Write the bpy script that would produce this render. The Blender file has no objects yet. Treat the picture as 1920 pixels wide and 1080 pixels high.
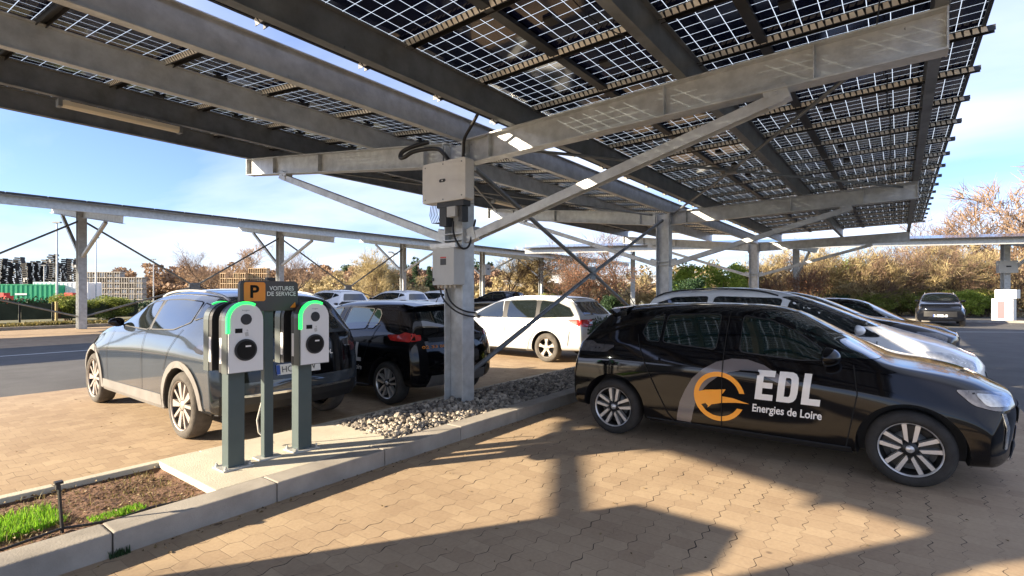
import bpy, bmesh, math, random
import numpy as np
from mathutils import Vector, Matrix
from mathutils.bvhtree import BVHTree
random.seed(7)
sc = bpy.context.scene
COL = sc.collection
R = math.radians
PI = math.pi
# world frame: X runs along the parking rows, Y across them (towards the far row), Z up, metres
# ---------------------------------------------------------------- camera, light, exposure
cam_d = bpy.data.cameras.new('camera'); cam = bpy.data.objects.new('camera', cam_d); COL.objects.link(cam)
cam.location = (0, 0, 1.547); cam.rotation_euler = (R(90), 0, R(-53))
cam_d.sensor_width = 36; cam_d.lens = 18.06; cam_d.shift_y = 10/1920; cam_d.clip_start = .05; cam_d.clip_end = 3000
sc.camera = cam
SUN_EL = 20.0; SUN_AZ = (-.826, .564)
sd = bpy.data.lights.new('sun', 'SUN'); sd.energy = 5.0; sd.angle = R(.55); sd.color = (1, .84, .62)
so = bpy.data.objects.new('sun', sd); COL.objects.link(so)
ce, se = math.cos(R(SUN_EL)), math.sin(R(SUN_EL))
so.rotation_euler = Vector((SUN_AZ[0]*ce, SUN_AZ[1]*ce, se)).to_track_quat('Z', 'Y').to_euler()
so.location = (-20, 15, 20)
w = bpy.data.worlds.new('World'); sc.world = w; w.use_nodes = True
nt = w.node_tree; nt.nodes.clear()
def N(nt, t, **k):
    n = nt.nodes.new(t)
    for a, b in k.items():
        if a == 'ins':
            for i, v in b.items(): n.inputs[i].default_value = v
        else: setattr(n, a, b)
    return n
sky = N(nt, 'ShaderNodeTexSky', sky_type='NISHITA', sun_disc=False, sun_elevation=R(SUN_EL),
        sun_rotation=math.atan2(SUN_AZ[0], SUN_AZ[1]), air_density=1.0, dust_density=.6, ozone_density=2.0)
tc = N(nt, 'ShaderNodeTexCoord')
sep = N(nt, 'ShaderNodeSeparateXYZ'); nt.links.new(tc.outputs['Generated'], sep.inputs[0])
zc = N(nt, 'ShaderNodeMath', operation='ADD', ins={1: .10}); nt.links.new(sep.outputs[2], zc.inputs[0])
mz = N(nt, 'ShaderNodeMath', operation='MAXIMUM', ins={1: .03}); nt.links.new(zc.outputs[0], mz.inputs[0])
dx = N(nt, 'ShaderNodeMath', operation='DIVIDE'); nt.links.new(sep.outputs[0], dx.inputs[0]); nt.links.new(mz.outputs[0], dx.inputs[1])
dy = N(nt, 'ShaderNodeMath', operation='DIVIDE'); nt.links.new(sep.outputs[1], dy.inputs[0]); nt.links.new(mz.outputs[0], dy.inputs[1])
cb = N(nt, 'ShaderNodeCombineXYZ'); nt.links.new(dx.outputs[0], cb.inputs[0]); nt.links.new(dy.outputs[0], cb.inputs[1])
mp = N(nt, 'ShaderNodeMapping'); mp.inputs['Rotation'].default_value = (0, 0, R(37)); mp.inputs['Scale'].default_value = (.55, .30, 1)
mp.inputs['Location'].default_value = (1.3, .4, 0)
nt.links.new(cb.outputs[0], mp.inputs[0])
cn = N(nt, 'ShaderNodeTexNoise', ins={'Scale': 1.0, 'Detail': 7.0, 'Roughness': .52, 'Distortion': .35}); nt.links.new(mp.outputs[0], cn.inputs['Vector'])
cr = N(nt, 'ShaderNodeMapRange', ins={1: .37, 2: .66, 3: .06, 4: .86}); nt.links.new(cn.outputs[0], cr.inputs[0])
cmix = N(nt, 'ShaderNodeMix', data_type='RGBA'); cmix.inputs[7].default_value = (5.6, 5.95, 6.8, 1)
gain = N(nt, 'ShaderNodeMix', data_type='RGBA', blend_type='MULTIPLY', ins={0: 1.0}); gain.inputs[7].default_value = (.74, .86, 1.28, 1)
nt.links.new(sky.outputs[0], gain.inputs[6])
nt.links.new(cr.outputs[0], cmix.inputs[0]); nt.links.new(gain.outputs[2], cmix.inputs[6])
bg = N(nt, 'ShaderNodeBackground', ins={1: .067}); nt.links.new(cmix.outputs[2], bg.inputs[0])
wo = N(nt, 'ShaderNodeOutputWorld'); nt.links.new(bg.outputs[0], wo.inputs[0])
sc.view_settings.view_transform = 'Standard'; sc.view_settings.look = 'None'
sc.view_settings.exposure = 1.82; sc.view_settings.gamma = 1
sc.cycles.max_bounces = 8; sc.cycles.transparent_max_bounces = 24
sc.cycles.use_denoising = True

# ---------------------------------------------------------------- materials
def mat(name, col, rough=.6, metal=0., var=0., vscale=4., bump=0., bscale=60., coat=0., col2=None, spec=.5, emit=None, trans=0., coord='Object'):
    m = bpy.data.materials.new(name); m.use_nodes = True
    t = m.node_tree; b = t.nodes['Principled BSDF']
    b.inputs['Base Color'].default_value = (*col, 1); b.inputs['Roughness'].default_value = rough
    b.inputs['Metallic'].default_value = metal; b.inputs['Coat Weight'].default_value = coat
    b.inputs['Coat Roughness'].default_value = .04; b.inputs['Specular IOR Level'].default_value = spec
    if trans: b.inputs['Transmission Weight'].default_value = trans
    if emit: b.inputs['Emission Color'].default_value = (*emit[0], 1); b.inputs['Emission Strength'].default_value = emit[1]
    if var or bump or col2:
        c = N(t, 'ShaderNodeTexCoord')
        if var or col2:
            n = N(t, 'ShaderNodeTexNoise', ins={'Scale': vscale, 'Detail': 6., 'Roughness': .6}); t.links.new(c.outputs[coord], n.inputs['Vector'])
            r = N(t, 'ShaderNodeMapRange', ins={1: .3, 2: .7}); t.links.new(n.outputs[0], r.inputs[0])
            x = N(t, 'ShaderNodeMix', data_type='RGBA')
            c2 = col2 or tuple(min(1, k*(1+var)) for k in col); c1 = col if col2 else tuple(k*(1-var) for k in col)
            x.inputs[6].default_value = (*c1, 1); x.inputs[7].default_value = (*c2, 1)
            t.links.new(r.outputs[0], x.inputs[0]); t.links.new(x.outputs[2], b.inputs['Base Color'])
        if bump:
            n2 = N(t, 'ShaderNodeTexNoise', ins={'Scale': bscale, 'Detail': 5.}); t.links.new(c.outputs[coord], n2.inputs['Vector'])
            bp = N(t, 'ShaderNodeBump', ins={'Strength': bump, 'Distance': .02}); t.links.new(n2.outputs[0], bp.inputs['Height'])
            t.links.new(bp.outputs[0], b.inputs['Normal'])
    return m
M = {}
M['steel'] = mat('galvanised_steel', (.48, .50, .51), .45, .2, .20, 7., .15, 30.)
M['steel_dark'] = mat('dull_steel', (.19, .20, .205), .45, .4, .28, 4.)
M['steel_new'] = mat('bright_steel', (.50, .50, .48), .4, .35, .18, 9.)
M['rail'] = mat('rail_alu', (.85, .83, .76), .35, .2, .1, 8.)
M['frame_dark'] = mat('panel_frame', (.03, .03, .032), .45, .3)
M['box'] = mat('cabinet_paint', (.60, .58, .54), .42, 0, .04, 6.)
M['box_grey'] = mat('cabinet_grey', (.46, .46, .44), .5, 0, .06, 6.)
M['blackplastic'] = mat('black_plastic', (.018, .018, .019), .5, 0, .2, 20.)
M['rubber'] = mat('tyre_rubber', (.028, .026, .024), .85, 0, .35, 9., .3, 90.)
M['rubber_dusty'] = mat('dusty_tyre_rubber', (.085, .076, .066), .95, 0, .4, 9., .3, 90.)
M['black_paint'] = mat('black_car_paint', (.003, .003, .004), .06, 0, 0, spec=.45)
M['glass'] = mat('dark_window_glass', (.010, .014, .014), .03, 0, spec=.9, coat=1.)
M['logo'] = mat('logo_orange', (.95, .36, .02), .4, coat=.3)
M['glass_tint'] = mat('green_window_glass', (.006, .014, .013), .03, 0, spec=.9, coat=1.)
M['white_paint'] = mat('white_car_paint', (.80, .80, .79), .3, 0, .03, 3., coat=.8)
M['silver_paint'] = mat('silver_car_paint', (.52, .54, .55), .3, .35, .05, 3., coat=.8)
M['blue_paint'] = mat('pale_blue_car_paint', (.28, .36, .46), .3, .4, coat=.8)
M['dark_paint'] = mat('dark_car_paint', (.006, .007, .010), .08, 0, spec=.5)
M['suv_paint'] = mat('slate_car_paint', (.045, .056, .070), .12, .15, .10, 2.5, coat=1.)
M['trim_grey'] = mat('dusty_grey_cladding', (.155, .145, .135), .7, 0, .15, 5.)
M['trim_black'] = mat('black_trim', (.015, .015, .016), .55)
M['seam'] = mat('door_gap', (.004, .004, .004), .9)
M['alloy'] = mat('machined_alloy', (.60, .59, .58), .3, .6)
M['alloy_dusty'] = mat('dusty_alloy', (.34, .30, .27), .5, .3, .1, 9.)
M['alloy_black'] = mat('black_alloy', (.02, .02, .02), .35, .3)
M['chrome'] = mat('chrome', (.75, .75, .75), .12, 1.)
M['lamp_glass'] = mat('headlamp_glass', (.42, .44, .46), .12, .55, .35, 18., coat=1.)
M['lamp_dark'] = mat('smoked_lamp_glass', (.10, .10, .11), .1, .5, .4, 20., coat=1.)
M['lamp_red'] = mat('red_lamp_glass', (.45, .02, .015), .15, 0, .3, 20., coat=1.)
M['plate'] = mat('number_plate_white', (.72, .72, .70), .4)
M['plate_ink'] = mat('plate_ink', (.02, .02, .02), .5)
M['plate_blue'] = mat('plate_blue', (.01, .06, .35), .4)
M['vinyl_white'] = mat('white_vinyl', (.78, .76, .72), .35, coat=.3)
M['vinyl_grey'] = mat('grey_vinyl', (.135, .12, .12), .3, coat=.6)
M['charger_white'] = mat('charger_front_white', (.72, .72, .71), .35, 0, .02, 3.)
M['charger_green'] = mat('green_light_band', (.02, .8, .12), .3, emit=((.02, .9, .10), .75))
M['charger_shell'] = mat('charger_shell_grey', (.11, .125, .12), .35, .4, .1, 4.)
M['post_green'] = mat('dark_green_grey_post', (.062, .088, .09), .45, .2, .08, 6.)
M['sign_grey'] = mat('brown_grey_sign', (.066, .056, .054), .5)
M['orange'] = mat('orange_panel', (.85, .27, .015), .45)
M['sign_white'] = mat('sign_white', (.8, .78, .76), .5)
M['concrete'] = mat('concrete_slab', (.50, .46, .37), .9, 0, .14, 3., .25, 80.)
M['kerb'] = mat('kerb_concrete', (.30, .275, .24), .92, 0, .25, 2.8, .18, 110.)
M['earth'] = mat('bare_earth', (.095, .048, .030), .95, 0, .45, 9., 1., 35., col2=(.20, .115, .07))
M['rock'] = mat('crushed_rock', (.30, .28, .26), .9, 0, .45, 5., .5, 40.)
M['cable'] = mat('black_cable', (.012, .012, .013), .45)
M['cable_grey'] = mat('pale_cable', (.42, .40, .36), .6)
M['tube'] = mat('lamp_diffuser', (.62, .56, .44), .4)

def pavers():
    m = bpy.data.materials.new('interlocking_pavers'); m.use_nodes = True; t = m.node_tree; b = t.nodes['Principled BSDF']
    L = t.links.new
    g = N(t, 'ShaderNodeNewGeometry'); s = N(t, 'ShaderNodeSeparateXYZ'); L(g.outputs['Position'], s.inputs[0])
    def m2(op, a, c=None, cl=False):
        n = N(t, 'ShaderNodeMath', operation=op); n.use_clamp = cl
        for i, v in enumerate((a, c)):
            if v is None: continue
            if isinstance(v, (int, float)): n.inputs[i].default_value = v
            else: L(v, n.inputs[i])
        return n.outputs[0]
    wob = N(t, 'ShaderNodeTexNoise', ins={'Scale': .6, 'Detail': 2.}); L(g.outputs['Position'], wob.inputs['Vector'])
    wb = m2('MULTIPLY', m2('SUBTRACT', wob.outputs[0], .5), .12)
    X, Y = m2('ADD', s.outputs[0], wb), m2('ADD', s.outputs[1], wb)
    PU, PV = .135, .165
    # zigzag long joints: a clamped triangle wave across the joint line
    tri = m2('PINGPONG', X, PU/2)
    z = m2('MULTIPLY', m2('SUBTRACT', m2('MULTIPLY', tri, 2/PU), .5), 2.6)
    z = m2('MAXIMUM', m2('MINIMUM', z, 1.), -1.)
    Yz = m2('ADD', Y, m2('MULTIPLY', z, .013))
    row = m2('FLOOR', m2('DIVIDE', Yz, PV))
    fy = m2('SUBTRACT', m2('DIVIDE', Yz, PV), row)
    dy_ = m2('MULTIPLY', m2('MINIMUM', fy, m2('SUBTRACT', 1., fy)), PV)
    odd = m2('MULTIPLY', m2('MODULO', m2('ABSOLUTE', row), 2.), PU/2)
    Xo = m2('ADD', X, odd)
    colx = m2('FLOOR', m2('DIVIDE', Xo, PU))
    fx = m2('SUBTRACT', m2('DIVIDE', Xo, PU), colx)
    dx_ = m2('MULTIPLY', m2('MINIMUM', fx, m2('SUBTRACT', 1., fx)), PU)
    nj = N(t, 'ShaderNodeTexNoise', ins={'Scale': 4.5, 'Detail': 3.}); L(g.outputs['Position'], nj.inputs['Vector'])
    jw = N(t, 'ShaderNodeMapRange', ins={1: .46, 2: .68, 3: .0005, 4: .0052}); L(nj.outputs[0], jw.inputs[0])
    jl = m2('SUBTRACT', 1., m2('DIVIDE', dy_, jw.outputs[0]), True)
    jc = m2('MULTIPLY', m2('SUBTRACT', 1., m2('DIVIDE', dx_, .0030), True), .35)
    j = m2('MAXIMUM', m2('MINIMUM', m2('MULTIPLY', jl, 2.2), 1.), jc)
    cv = N(t, 'ShaderNodeCombineXYZ'); L(colx, cv.inputs[0]); L(row, cv.inputs[1])
    wn = N(t, 'ShaderNodeTexWhiteNoise', noise_dimensions='3D'); L(cv.outputs[0], wn.inputs['Vector'])
    n1 = N(t, 'ShaderNodeTexNoise', ins={'Scale': .9, 'Detail': 5., 'Roughness': .6}); L(g.outputs['Position'], n1.inputs['Vector'])
    n2 = N(t, 'ShaderNodeTexNoise', ins={'Scale': 45., 'Detail': 4.}); L(g.outputs['Position'], n2.inputs['Vector'])
    v = m2('ADD', m2('ADD', m2('MULTIPLY', wn.outputs[0], .30), m2('MULTIPLY', n1.outputs[0], .9)), m2('MULTIPLY', n2.outputs[0], .35))
    v = N(t, 'ShaderNodeMapRange', ins={1: .35, 2: 1.2}); 
    vv = m2('ADD', m2('ADD', m2('MULTIPLY', wn.outputs[0], .25), m2('MULTIPLY', n1.outputs[0], .9)), m2('MULTIPLY', n2.outputs[0], .4))
    L(vv, v.inputs[0])
    cm = N(t, 'ShaderNodeMix', data_type='RGBA'); cm.inputs[6].default_value = (.26, .180, .115, 1); cm.inputs[7].default_value = (.47, .36, .235, 1)
    L(v.outputs[0], cm.inputs[0])
    # pale sand strewn over part of the joints
    ns = N(t, 'ShaderNodeTexNoise', ins={'Scale': 1.4, 'Detail': 4.}); L(g.outputs['Position'], ns.inputs['Vector'])
    sand = N(t, 'ShaderNodeMapRange', ins={1: .52, 2: .62}); L(ns.outputs[0], sand.inputs[0])
    jcol = N(t, 'ShaderNodeMix', data_type='RGBA'); jcol.inputs[6].default_value = (.03, .022, .018, 1); jcol.inputs[7].default_value = (.20, .15, .10, 1)
    L(sand.outputs[0], jcol.inputs[0])
    st1 = N(t, 'ShaderNodeTexNoise', ins={'Scale': 1.1, 'Detail': 8., 'Roughness': .7, 'Distortion': .6}); L(g.outputs['Position'], st1.inputs['Vector'])
    sr = N(t, 'ShaderNodeMapRange', ins={1: .56, 2: .74, 3: 0., 4: .55}); L(st1.outputs[0], sr.inputs[0])
    sm_ = N(t, 'ShaderNodeMix', data_type='RGBA'); sm_.inputs[7].default_value = (.15, .105, .075, 1); L(sr.outputs[0], sm_.inputs[0]); L(cm.outputs[2], sm_.inputs[6])
    vo = N(t, 'ShaderNodeTexVoronoi', ins={'Scale': 1.7}); L(g.outputs['Position'], vo.inputs['Vector'])
    vr = N(t, 'ShaderNodeMapRange', ins={1: .03, 2: .05, 3: .7, 4: 0.}); L(vo.outputs['Distance'], vr.inputs[0])
    sp_ = N(t, 'ShaderNodeMix', data_type='RGBA'); sp_.inputs[7].default_value = (.07, .05, .04, 1); L(vr.outputs[0], sp_.inputs[0]); L(sm_.outputs[2], sp_.inputs[6])
    cm = sp_
    fm = N(t, 'ShaderNodeMix', data_type='RGBA'); L(j, fm.inputs[0]); L(cm.outputs[2], fm.inputs[6]); L(jcol.outputs[2], fm.inputs[7])
    L(fm.outputs[2], b.inputs['Base Color']); b.inputs['Roughness'].default_value = .85; b.inputs['Specular IOR Level'].default_value = .3
    h = m2('SUBTRACT', m2('MULTIPLY', n2.outputs[0], .3), j)
    bp = N(t, 'ShaderNodeBump', ins={'Strength': .6, 'Distance': .006}); L(h, bp.inputs['Height']); L(bp.outputs[0], b.inputs['Normal'])
    return m
M['pavers'] = pavers()
M['asphalt'] = mat('asphalt', (.085, .083, .08), .85, 0, .22, 1.3, .5, 120., coord='Object')
M['meadow'] = mat('rough_grass_ground', (.07, .085, .03), .95, 0, .3, .5, .6, 8., col2=(.16, .13, .06))
M['roadpaint'] = mat('road_marking', (.6, .6, .58), .8, 0, .2, 12.)

def panel_mat():
    m = bpy.data.materials.new('solar_cells'); m.use_nodes = True; t = m.node_tree; b = t.nodes['Principled BSDF']; L = t.links.new
    uv = N(t, 'ShaderNodeUVMap'); s = N(t, 'ShaderNodeSeparateXYZ'); L(uv.outputs[0], s.inputs[0])
    def m2(op, a, c=None, cl=False):
        n = N(t, 'ShaderNodeMath', operation=op); n.use_clamp = cl
        for i, v in enumerate((a, c)):
            if v is None: continue
            if isinstance(v, (int, float)): n.inputs[i].default_value = v
            else: L(v, n.inputs[i])
        return n.outputs[0]
    P = .158
    dx_ = m2('PINGPONG', m2('SUBTRACT', s.outputs[0], .026), P/2); dy_ = m2('PINGPONG', m2('SUBTRACT', s.outputs[1], .035), P/2)
    d = m2('MINIMUM', dx_, dy_)
    gap = m2('LESS_THAN', d, .0028)
    tr = N(t, 'ShaderNodeBsdfTransparent'); tr.inputs[0].default_value = (.80, .90, .97, 1)
    tl = N(t, 'ShaderNodeBsdfTranslucent'); tl.inputs[0].default_value = (.42, .50, .58, 1)
    mixg = N(t, 'ShaderNodeMixShader', ins={0: .88}); L(tr.outputs[0], mixg.inputs[1]); L(tl.outputs[0], mixg.inputs[2])
    b.inputs['Base Color'].default_value = (.008, .012, .045, 1); b.inputs['Roughness'].default_value = .08
    n = N(t, 'ShaderNodeTexNoise', ins={'Scale': 3., 'Detail': 2.}); 
    mx = N(t, 'ShaderNodeMixShader'); L(gap, mx.inputs[0]); L(b.outputs[0], mx.inputs[1]); L(mixg.outputs[0], mx.inputs[2])
    L(mx.outputs[0], t.nodes['Material Output'].inputs[0])
    return m
M['cells'] = panel_mat()

def leafmat(name, c1, c2, transl=.35):
    m = bpy.data.materials.new(name); m.use_nodes = True; t = m.node_tree; b = t.nodes['Principled BSDF']; L = t.links.new
    g = N(t, 'ShaderNodeNewGeometry')
    x = N(t, 'ShaderNodeMix', data_type='RGBA'); x.inputs[6].default_value = (*c1, 1); x.inputs[7].default_value = (*c2, 1)
    L(g.outputs['Random Per Island'], x.inputs[0]); L(x.outputs[2], b.inputs['Base Color']); b.inputs['Roughness'].default_value = .7
    tl = N(t, 'ShaderNodeBsdfTranslucent'); L(x.outputs[2], tl.inputs[0])
    mx = N(t, 'ShaderNodeMixShader', ins={0: transl}); L(b.outputs[0], mx.inputs[1]); L(tl.outputs[0], mx.inputs[2])
    L(mx.outputs[0], t.nodes['Material Output'].inputs[0]); return m
M['leaf_green'] = leafmat('bright_leaves', (.16, .25, .03), (.42, .50, .09))
M['leaf_dark'] = leafmat('dark_leaves', (.012, .035, .012), (.03, .075, .02), .2)
M['leaf_conifer'] = leafmat('conifer_needles', (.02, .045, .018), (.05, .085, .03), .15)
M['leaf_rust'] = leafmat('rust_leaves', (.18, .075, .035), (.38, .19, .10), .35)
M['twig_gold'] = leafmat('gold_twigs', (.27, .21, .10), (.52, .42, .22), .3)
M['twig_orange'] = leafmat('orange_twigs', (.24, .16, .10), (.43, .29, .18), .3)
M['twig_brown'] = leafmat('brown_twigs', (.14, .085, .06), (.28, .18, .12), .25)
M['hedge_leaf'] = leafmat('hedge_leaves', (.11, .16, .03), (.34, .37, .08), .3)
M['grass'] = leafmat('grass_blades', (.10, .28, .015), (.30, .52, .04), .5)
M['dry_leaf'] = leafmat('dry_weeds', (.14, .13, .04), (.28, .22, .08), .3)
M['bark'] = mat('bark', (.12, .085, .06), .9, 0, .3, 6., .6, 30.)
M['bark_pale'] = mat('pale_bark', (.22, .17, .12), .9, 0, .3, 6.)

# ---------------------------------------------------------------- mesh helpers
def link(o, parent=None):
    COL.objects.link(o)
    if parent is not None: o.parent = parent
    return o
def tag(o, label=None, cat=None, group=None, kind=None):
    if label: o['label'] = label
    if cat: o['category'] = cat
    if group: o['group'] = group
    if kind: o['kind'] = kind
    return o
def empty(name, loc=(0, 0, 0), rz=0):
    o = bpy.data.objects.new(name, None); o.location = loc; o.rotation_euler = (0, 0, rz); o.empty_display_size = .2
    return link(o)
class MB:
    def __init__(s): s.v = []; s.f = []; s.mi = []; s.smooth = []
    def add(s, vs, fs, mi=0, sm=False):
        b = len(s.v); s.v += [tuple(p) for p in vs]
        for f in fs: s.f.append([b+i for i in f]); s.mi.append(mi); s.smooth.append(sm)
        return s
    def box(s, x0, x1, y0, y1, z0, z1, mi=0):
        vs = [(x, y, z) for x in (x0, x1) for y in (y0, y1) for z in (z0, z1)]
        return s.add(vs, [(0, 1, 3, 2), (4, 6, 7, 5), (0, 4, 5, 1), (2, 3, 7, 6), (0, 2, 6, 4), (1, 5, 7, 3)], mi)
    def beam(s, p, q, w, h, up=(0, 0, 1), mi=0):
        p, q = Vector(p), Vector(q); d = (q-p).normalized(); u = Vector(up)
        sdv = d.cross(u).normalized(); u = sdv.cross(d).normalized()
        vs = [e + sdv*a*w/2 + u*b*h/2 for e in (p, q) for a, b in ((-1, -1), (1, -1), (1, 1), (-1, 1))]
        return s.add(vs, [(3, 2, 1, 0), (4, 5, 6, 7), (0, 1, 5, 4), (1, 2, 6, 5), (2, 3, 7, 6), (3, 0, 4, 7)], mi)
    def prism(s, poly, axis, a0, a1, mi=0):
        # poly in the two other axes, extruded along axis
        n = len(poly)
        def P(p, a): return (a, p[0], p[1]) if axis == 0 else ((p[0], a, p[1]) if axis == 1 else (p[0], p[1], a))
        vs = [P(p, a0) for p in poly]+[P(p, a1) for p in poly]
        return s.add(vs, [tuple(range(n)), tuple(range(2*n-1, n-1, -1))]+[(i, i+n, (i+1) % n+n, (i+1) % n) for i in range(n)], mi)
    def tube(s, pts, r, n=8, mi=0, cap=True):
        pts = [Vector(p) for p in pts]; rs = r if isinstance(r, (list, tuple)) else [r]*len(pts)
        rings = []; prev = None
        for i, p in enumerate(pts):
            d = (pts[min(i+1, len(pts)-1)]-pts[max(i-1, 0)]).normalized()
            a = prev if prev is not None else (Vector((0, 0, 1)) if abs(d.z) < .9 else Vector((1, 0, 0)))
            sd_ = d.cross(a).normalized(); up = sd_.cross(d).normalized(); prev = up
            rings.append([p+(sd_*math.cos(2*PI*k/n)+up*math.sin(2*PI*k/n))*rs[i] for k in range(n)])
        vs = [v for rg in rings for v in rg]; fs = []
        for i in range(len(pts)-1):
            for k in range(n): fs.append((i*n+k, i*n+(k+1) % n, (i+1)*n+(k+1) % n, (i+1)*n+k))
        s.add(vs, fs, mi, True)
        if cap:
            s.add(rings[0], [tuple(range(n-1, -1, -1))], mi); s.add(rings[-1], [tuple(range(n))], mi)
        return s
    def lathe(s, prof, n=32, mi=0, c=(0, 0, 0), axis=1, sm=True, closed=False):
        # prof: (radius, axial)
        vs = []
        for k in range(n):
            a = 2*PI*k/n
            for r, h in prof:
                x, z = r*math.cos(a), r*math.sin(a)
                vs.append((c[0]+x, c[1]+h, c[2]+z) if axis == 1 else (c[0]+x, c[1]+z, c[2]+h))
        m = len(prof); fs = []
        for k in range(n):
            for i in range(m if closed else m-1):
                j = (i+1) % m; fs.append((k*m+i, k*m+j, ((k+1) % n)*m+j, ((k+1) % n)*m+i))
        return s.add(vs, fs, mi, sm)
    def build(s, name, mats, parent=None, loc=None, bevel=0.):
        me = bpy.data.meshes.new(name); me.from_pydata(s.v, [], s.f)
        for m in (mats if isinstance(mats, (list, tuple)) else [mats]): me.materials.append(m)
        me.polygons.foreach_set('material_index', s.mi); me.polygons.foreach_set('use_smooth', s.smooth)
        me.update(); o = bpy.data.objects.new(name, me); link(o, parent)
        if loc: o.location = loc
        if bevel:
            bm = bmesh.new(); bm.from_mesh(me); bmesh.ops.remove_doubles(bm, verts=bm.verts, dist=1e-5)
            bmesh.ops.recalc_face_normals(bm, faces=bm.faces)
            es = [e for e in bm.edges if len(e.link_faces) == 2 and e.calc_face_angle(0) > .6]
            bmesh.ops.bevel(bm, geom=es, offset=bevel, segments=2, profile=.6, affect='EDGES', clamp_overlap=True)
            bm.to_mesh(me); bm.free()
        return o
def rrect(x0, x1, y0, y1, r, n=5):
    pts = []
    for cx, cy, a in ((x1-r, y1-r, 0), (x0+r, y1-r, 90), (x0+r, y0+r, 180), (x1-r, y0+r, 270)):
        for k in range(n+1):
            t = R(a+90*k/n); pts.append((cx+r*math.cos(t), cy+r*math.sin(t)))
    return pts
def text_bm(body, size=1., bold=0., sx=1., shear=0., align='LEFT'):
    cu = bpy.data.curves.new('t', 'FONT'); cu.body = body; cu.size = size; cu.offset = bold; cu.align_x = align; cu.resolution_u = 4
    o = bpy.data.objects.new('t', cu); COL.objects.link(o); bpy.context.view_layer.update()
    me = bpy.data.meshes.new_from_object(o.evaluated_get(bpy.context.evaluated_depsgraph_get()))
    bm = bmesh.new(); bm.from_mesh(me)
    bpy.data.objects.remove(o); bpy.data.curves.remove(cu); bpy.data.meshes.remove(me)
    for v in bm.verts: v.co.x = v.co.x*sx + v.co.y*shear
    return bm
def fit_text(body, x0, x1, z0, z1, bold=0., shear=0.):
    bm = text_bm(body, 1., bold, 1., shear)
    xs = [v.co.x for v in bm.verts]; ys = [v.co.y for v in bm.verts]
    a, b, c, d = min(xs), max(xs), min(ys), max(ys)
    for v in bm.verts:
        v.co.x = x0+(v.co.x-a)/(b-a)*(x1-x0); v.co.y = z0+(v.co.y-c)/(d-c)*(z1-z0)
    return bm
def flat_obj(bm, name, m, parent, fn, thick=0.):
    # map the flat XY bmesh through fn(x, y) -> 3D
    if thick:
        r = bmesh.ops.extrude_face_region(bm, geom=bm.faces[:]); ex = {v for v in r['geom'] if isinstance(v, bmesh.types.BMVert)}
        for v in bm.verts: v.co = Vector(fn(v.co.x, v.co.y, thick if v in ex else 0.))
    else:
        for v in bm.verts: v.co = Vector(fn(v.co.x, v.co.y, 0.))
    me = bpy.data.meshes.new(name); bm.to_mesh(me); bm.free(); me.materials.append(m)
    return link(bpy.data.objects.new(name, me), parent)
def poly_bm(polys):
    bm = bmesh.new()
    for p in (polys if isinstance(polys[0][0], (tuple, list)) else [polys]):
        bm.faces.new([bm.verts.new((x, y, 0)) for x, y in p])
    return bm
def copy_tree(o, parent=None, paint=None):
    c = o.copy(); COL.objects.link(c); c.parent = parent
    if paint and c.type == 'MESH' and any(m in paint for m in c.data.materials):
        c.data = c.data.copy()
        for i, m in enumerate(c.data.materials):
            if m in paint: c.data.materials[i] = paint[m]
    for ch in [k for k in o.children]: copy_tree(ch, c, paint)
    return c
def arc(cx, cy, r, a0, a1, n=16):
    return [(cx+r*math.cos(R(a0+(a1-a0)*k/n)), cy+r*math.sin(R(a0+(a1-a0)*k/n))) for k in range(n+1)]
# ---------------------------------------------------------------- ground
def sheet(name, x0, x1, y0, y1, z, m, holes=None):
    o = MB().add([(x0, y0, z), (x1, y0, z), (x1, y1, z), (x0, y1, z)], [(0, 1, 2, 3)]).build(name, m); return tag(o, kind='structure')
sheet('ground', -1500, 1500, -1500, 1500, -.012, M['meadow'])
sheet('asphalt_road', -45, 33.0, -14, 29.72, -.008, M['asphalt'])
sheet('asphalt_lane', 33.0, 46, -30, 10, -.0075, M['asphalt'])
sheet('paving', -30, 23.5, -1.3, 10.7, -.004, M['pavers'])
sheet('far_paving', -30, 32.5, 20.2, 29.7, -.004, M['pavers'])
k = MB(); x = -14.
while x < 24:
    k.box(x+.003, x+.997, 3.69, 3.905, -.05, .14); x += 1.0
tag(k.build('kerb', M['kerb'], bevel=.012), kind='structure')
k = MB(); x = -14.
while x < 24:
    k.box(x+.003, x+.997, 4.97, 5.06, -.05, .125); x += 1.0
tag(k.build('rear_kerb', M['concrete'], bevel=.008), kind='structure')
tag(MB().box(1.66, 3.30, 3.908, 4.967, -.05, .137).build('concrete_slab', M['concrete'], bevel=.006), kind='structure')
k = MB(); k.box(-40, 33, 29.7, 29.9, -.05, .13); tag(k.build('far_kerb', M['kerb']), kind='structure')
k = MB(); k.beam((33.6, 9.5, .05), (39.2, -12, .05), .16, .14); tag(k.build('hedge_kerb', M['kerb']), kind='structure')
for nm, p, q in (('lane_marking', (27.1, -1.6), (29.4, -5.2)), ('lane_marking', (30.6, -4.6), (33.4, -8.6))):
    P, Q = Vector((*p, 0)), Vector((*q, 0)); d = (Q-P).normalized(); n_ = Vector((-d.y, d.x, 0))*.06
    tag(MB().add([P-n_, Q-n_, Q+n_, P+n_], [(0, 1, 2, 3)]).build(nm, M['roadpaint'], loc=(0, 0, -.001)), kind='structure')
for u_ in (15.8, 18.9, 22.6, 25.5):
    tag(sheet('bay_marking', u_, u_+.1, 20.4, 25.2, 0.0, M['roadpaint']), kind='structure')
tag(sheet('edge_marking', -20, 30, 17.6, 17.72, -.002, M['roadpaint']), kind='structure')
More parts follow.
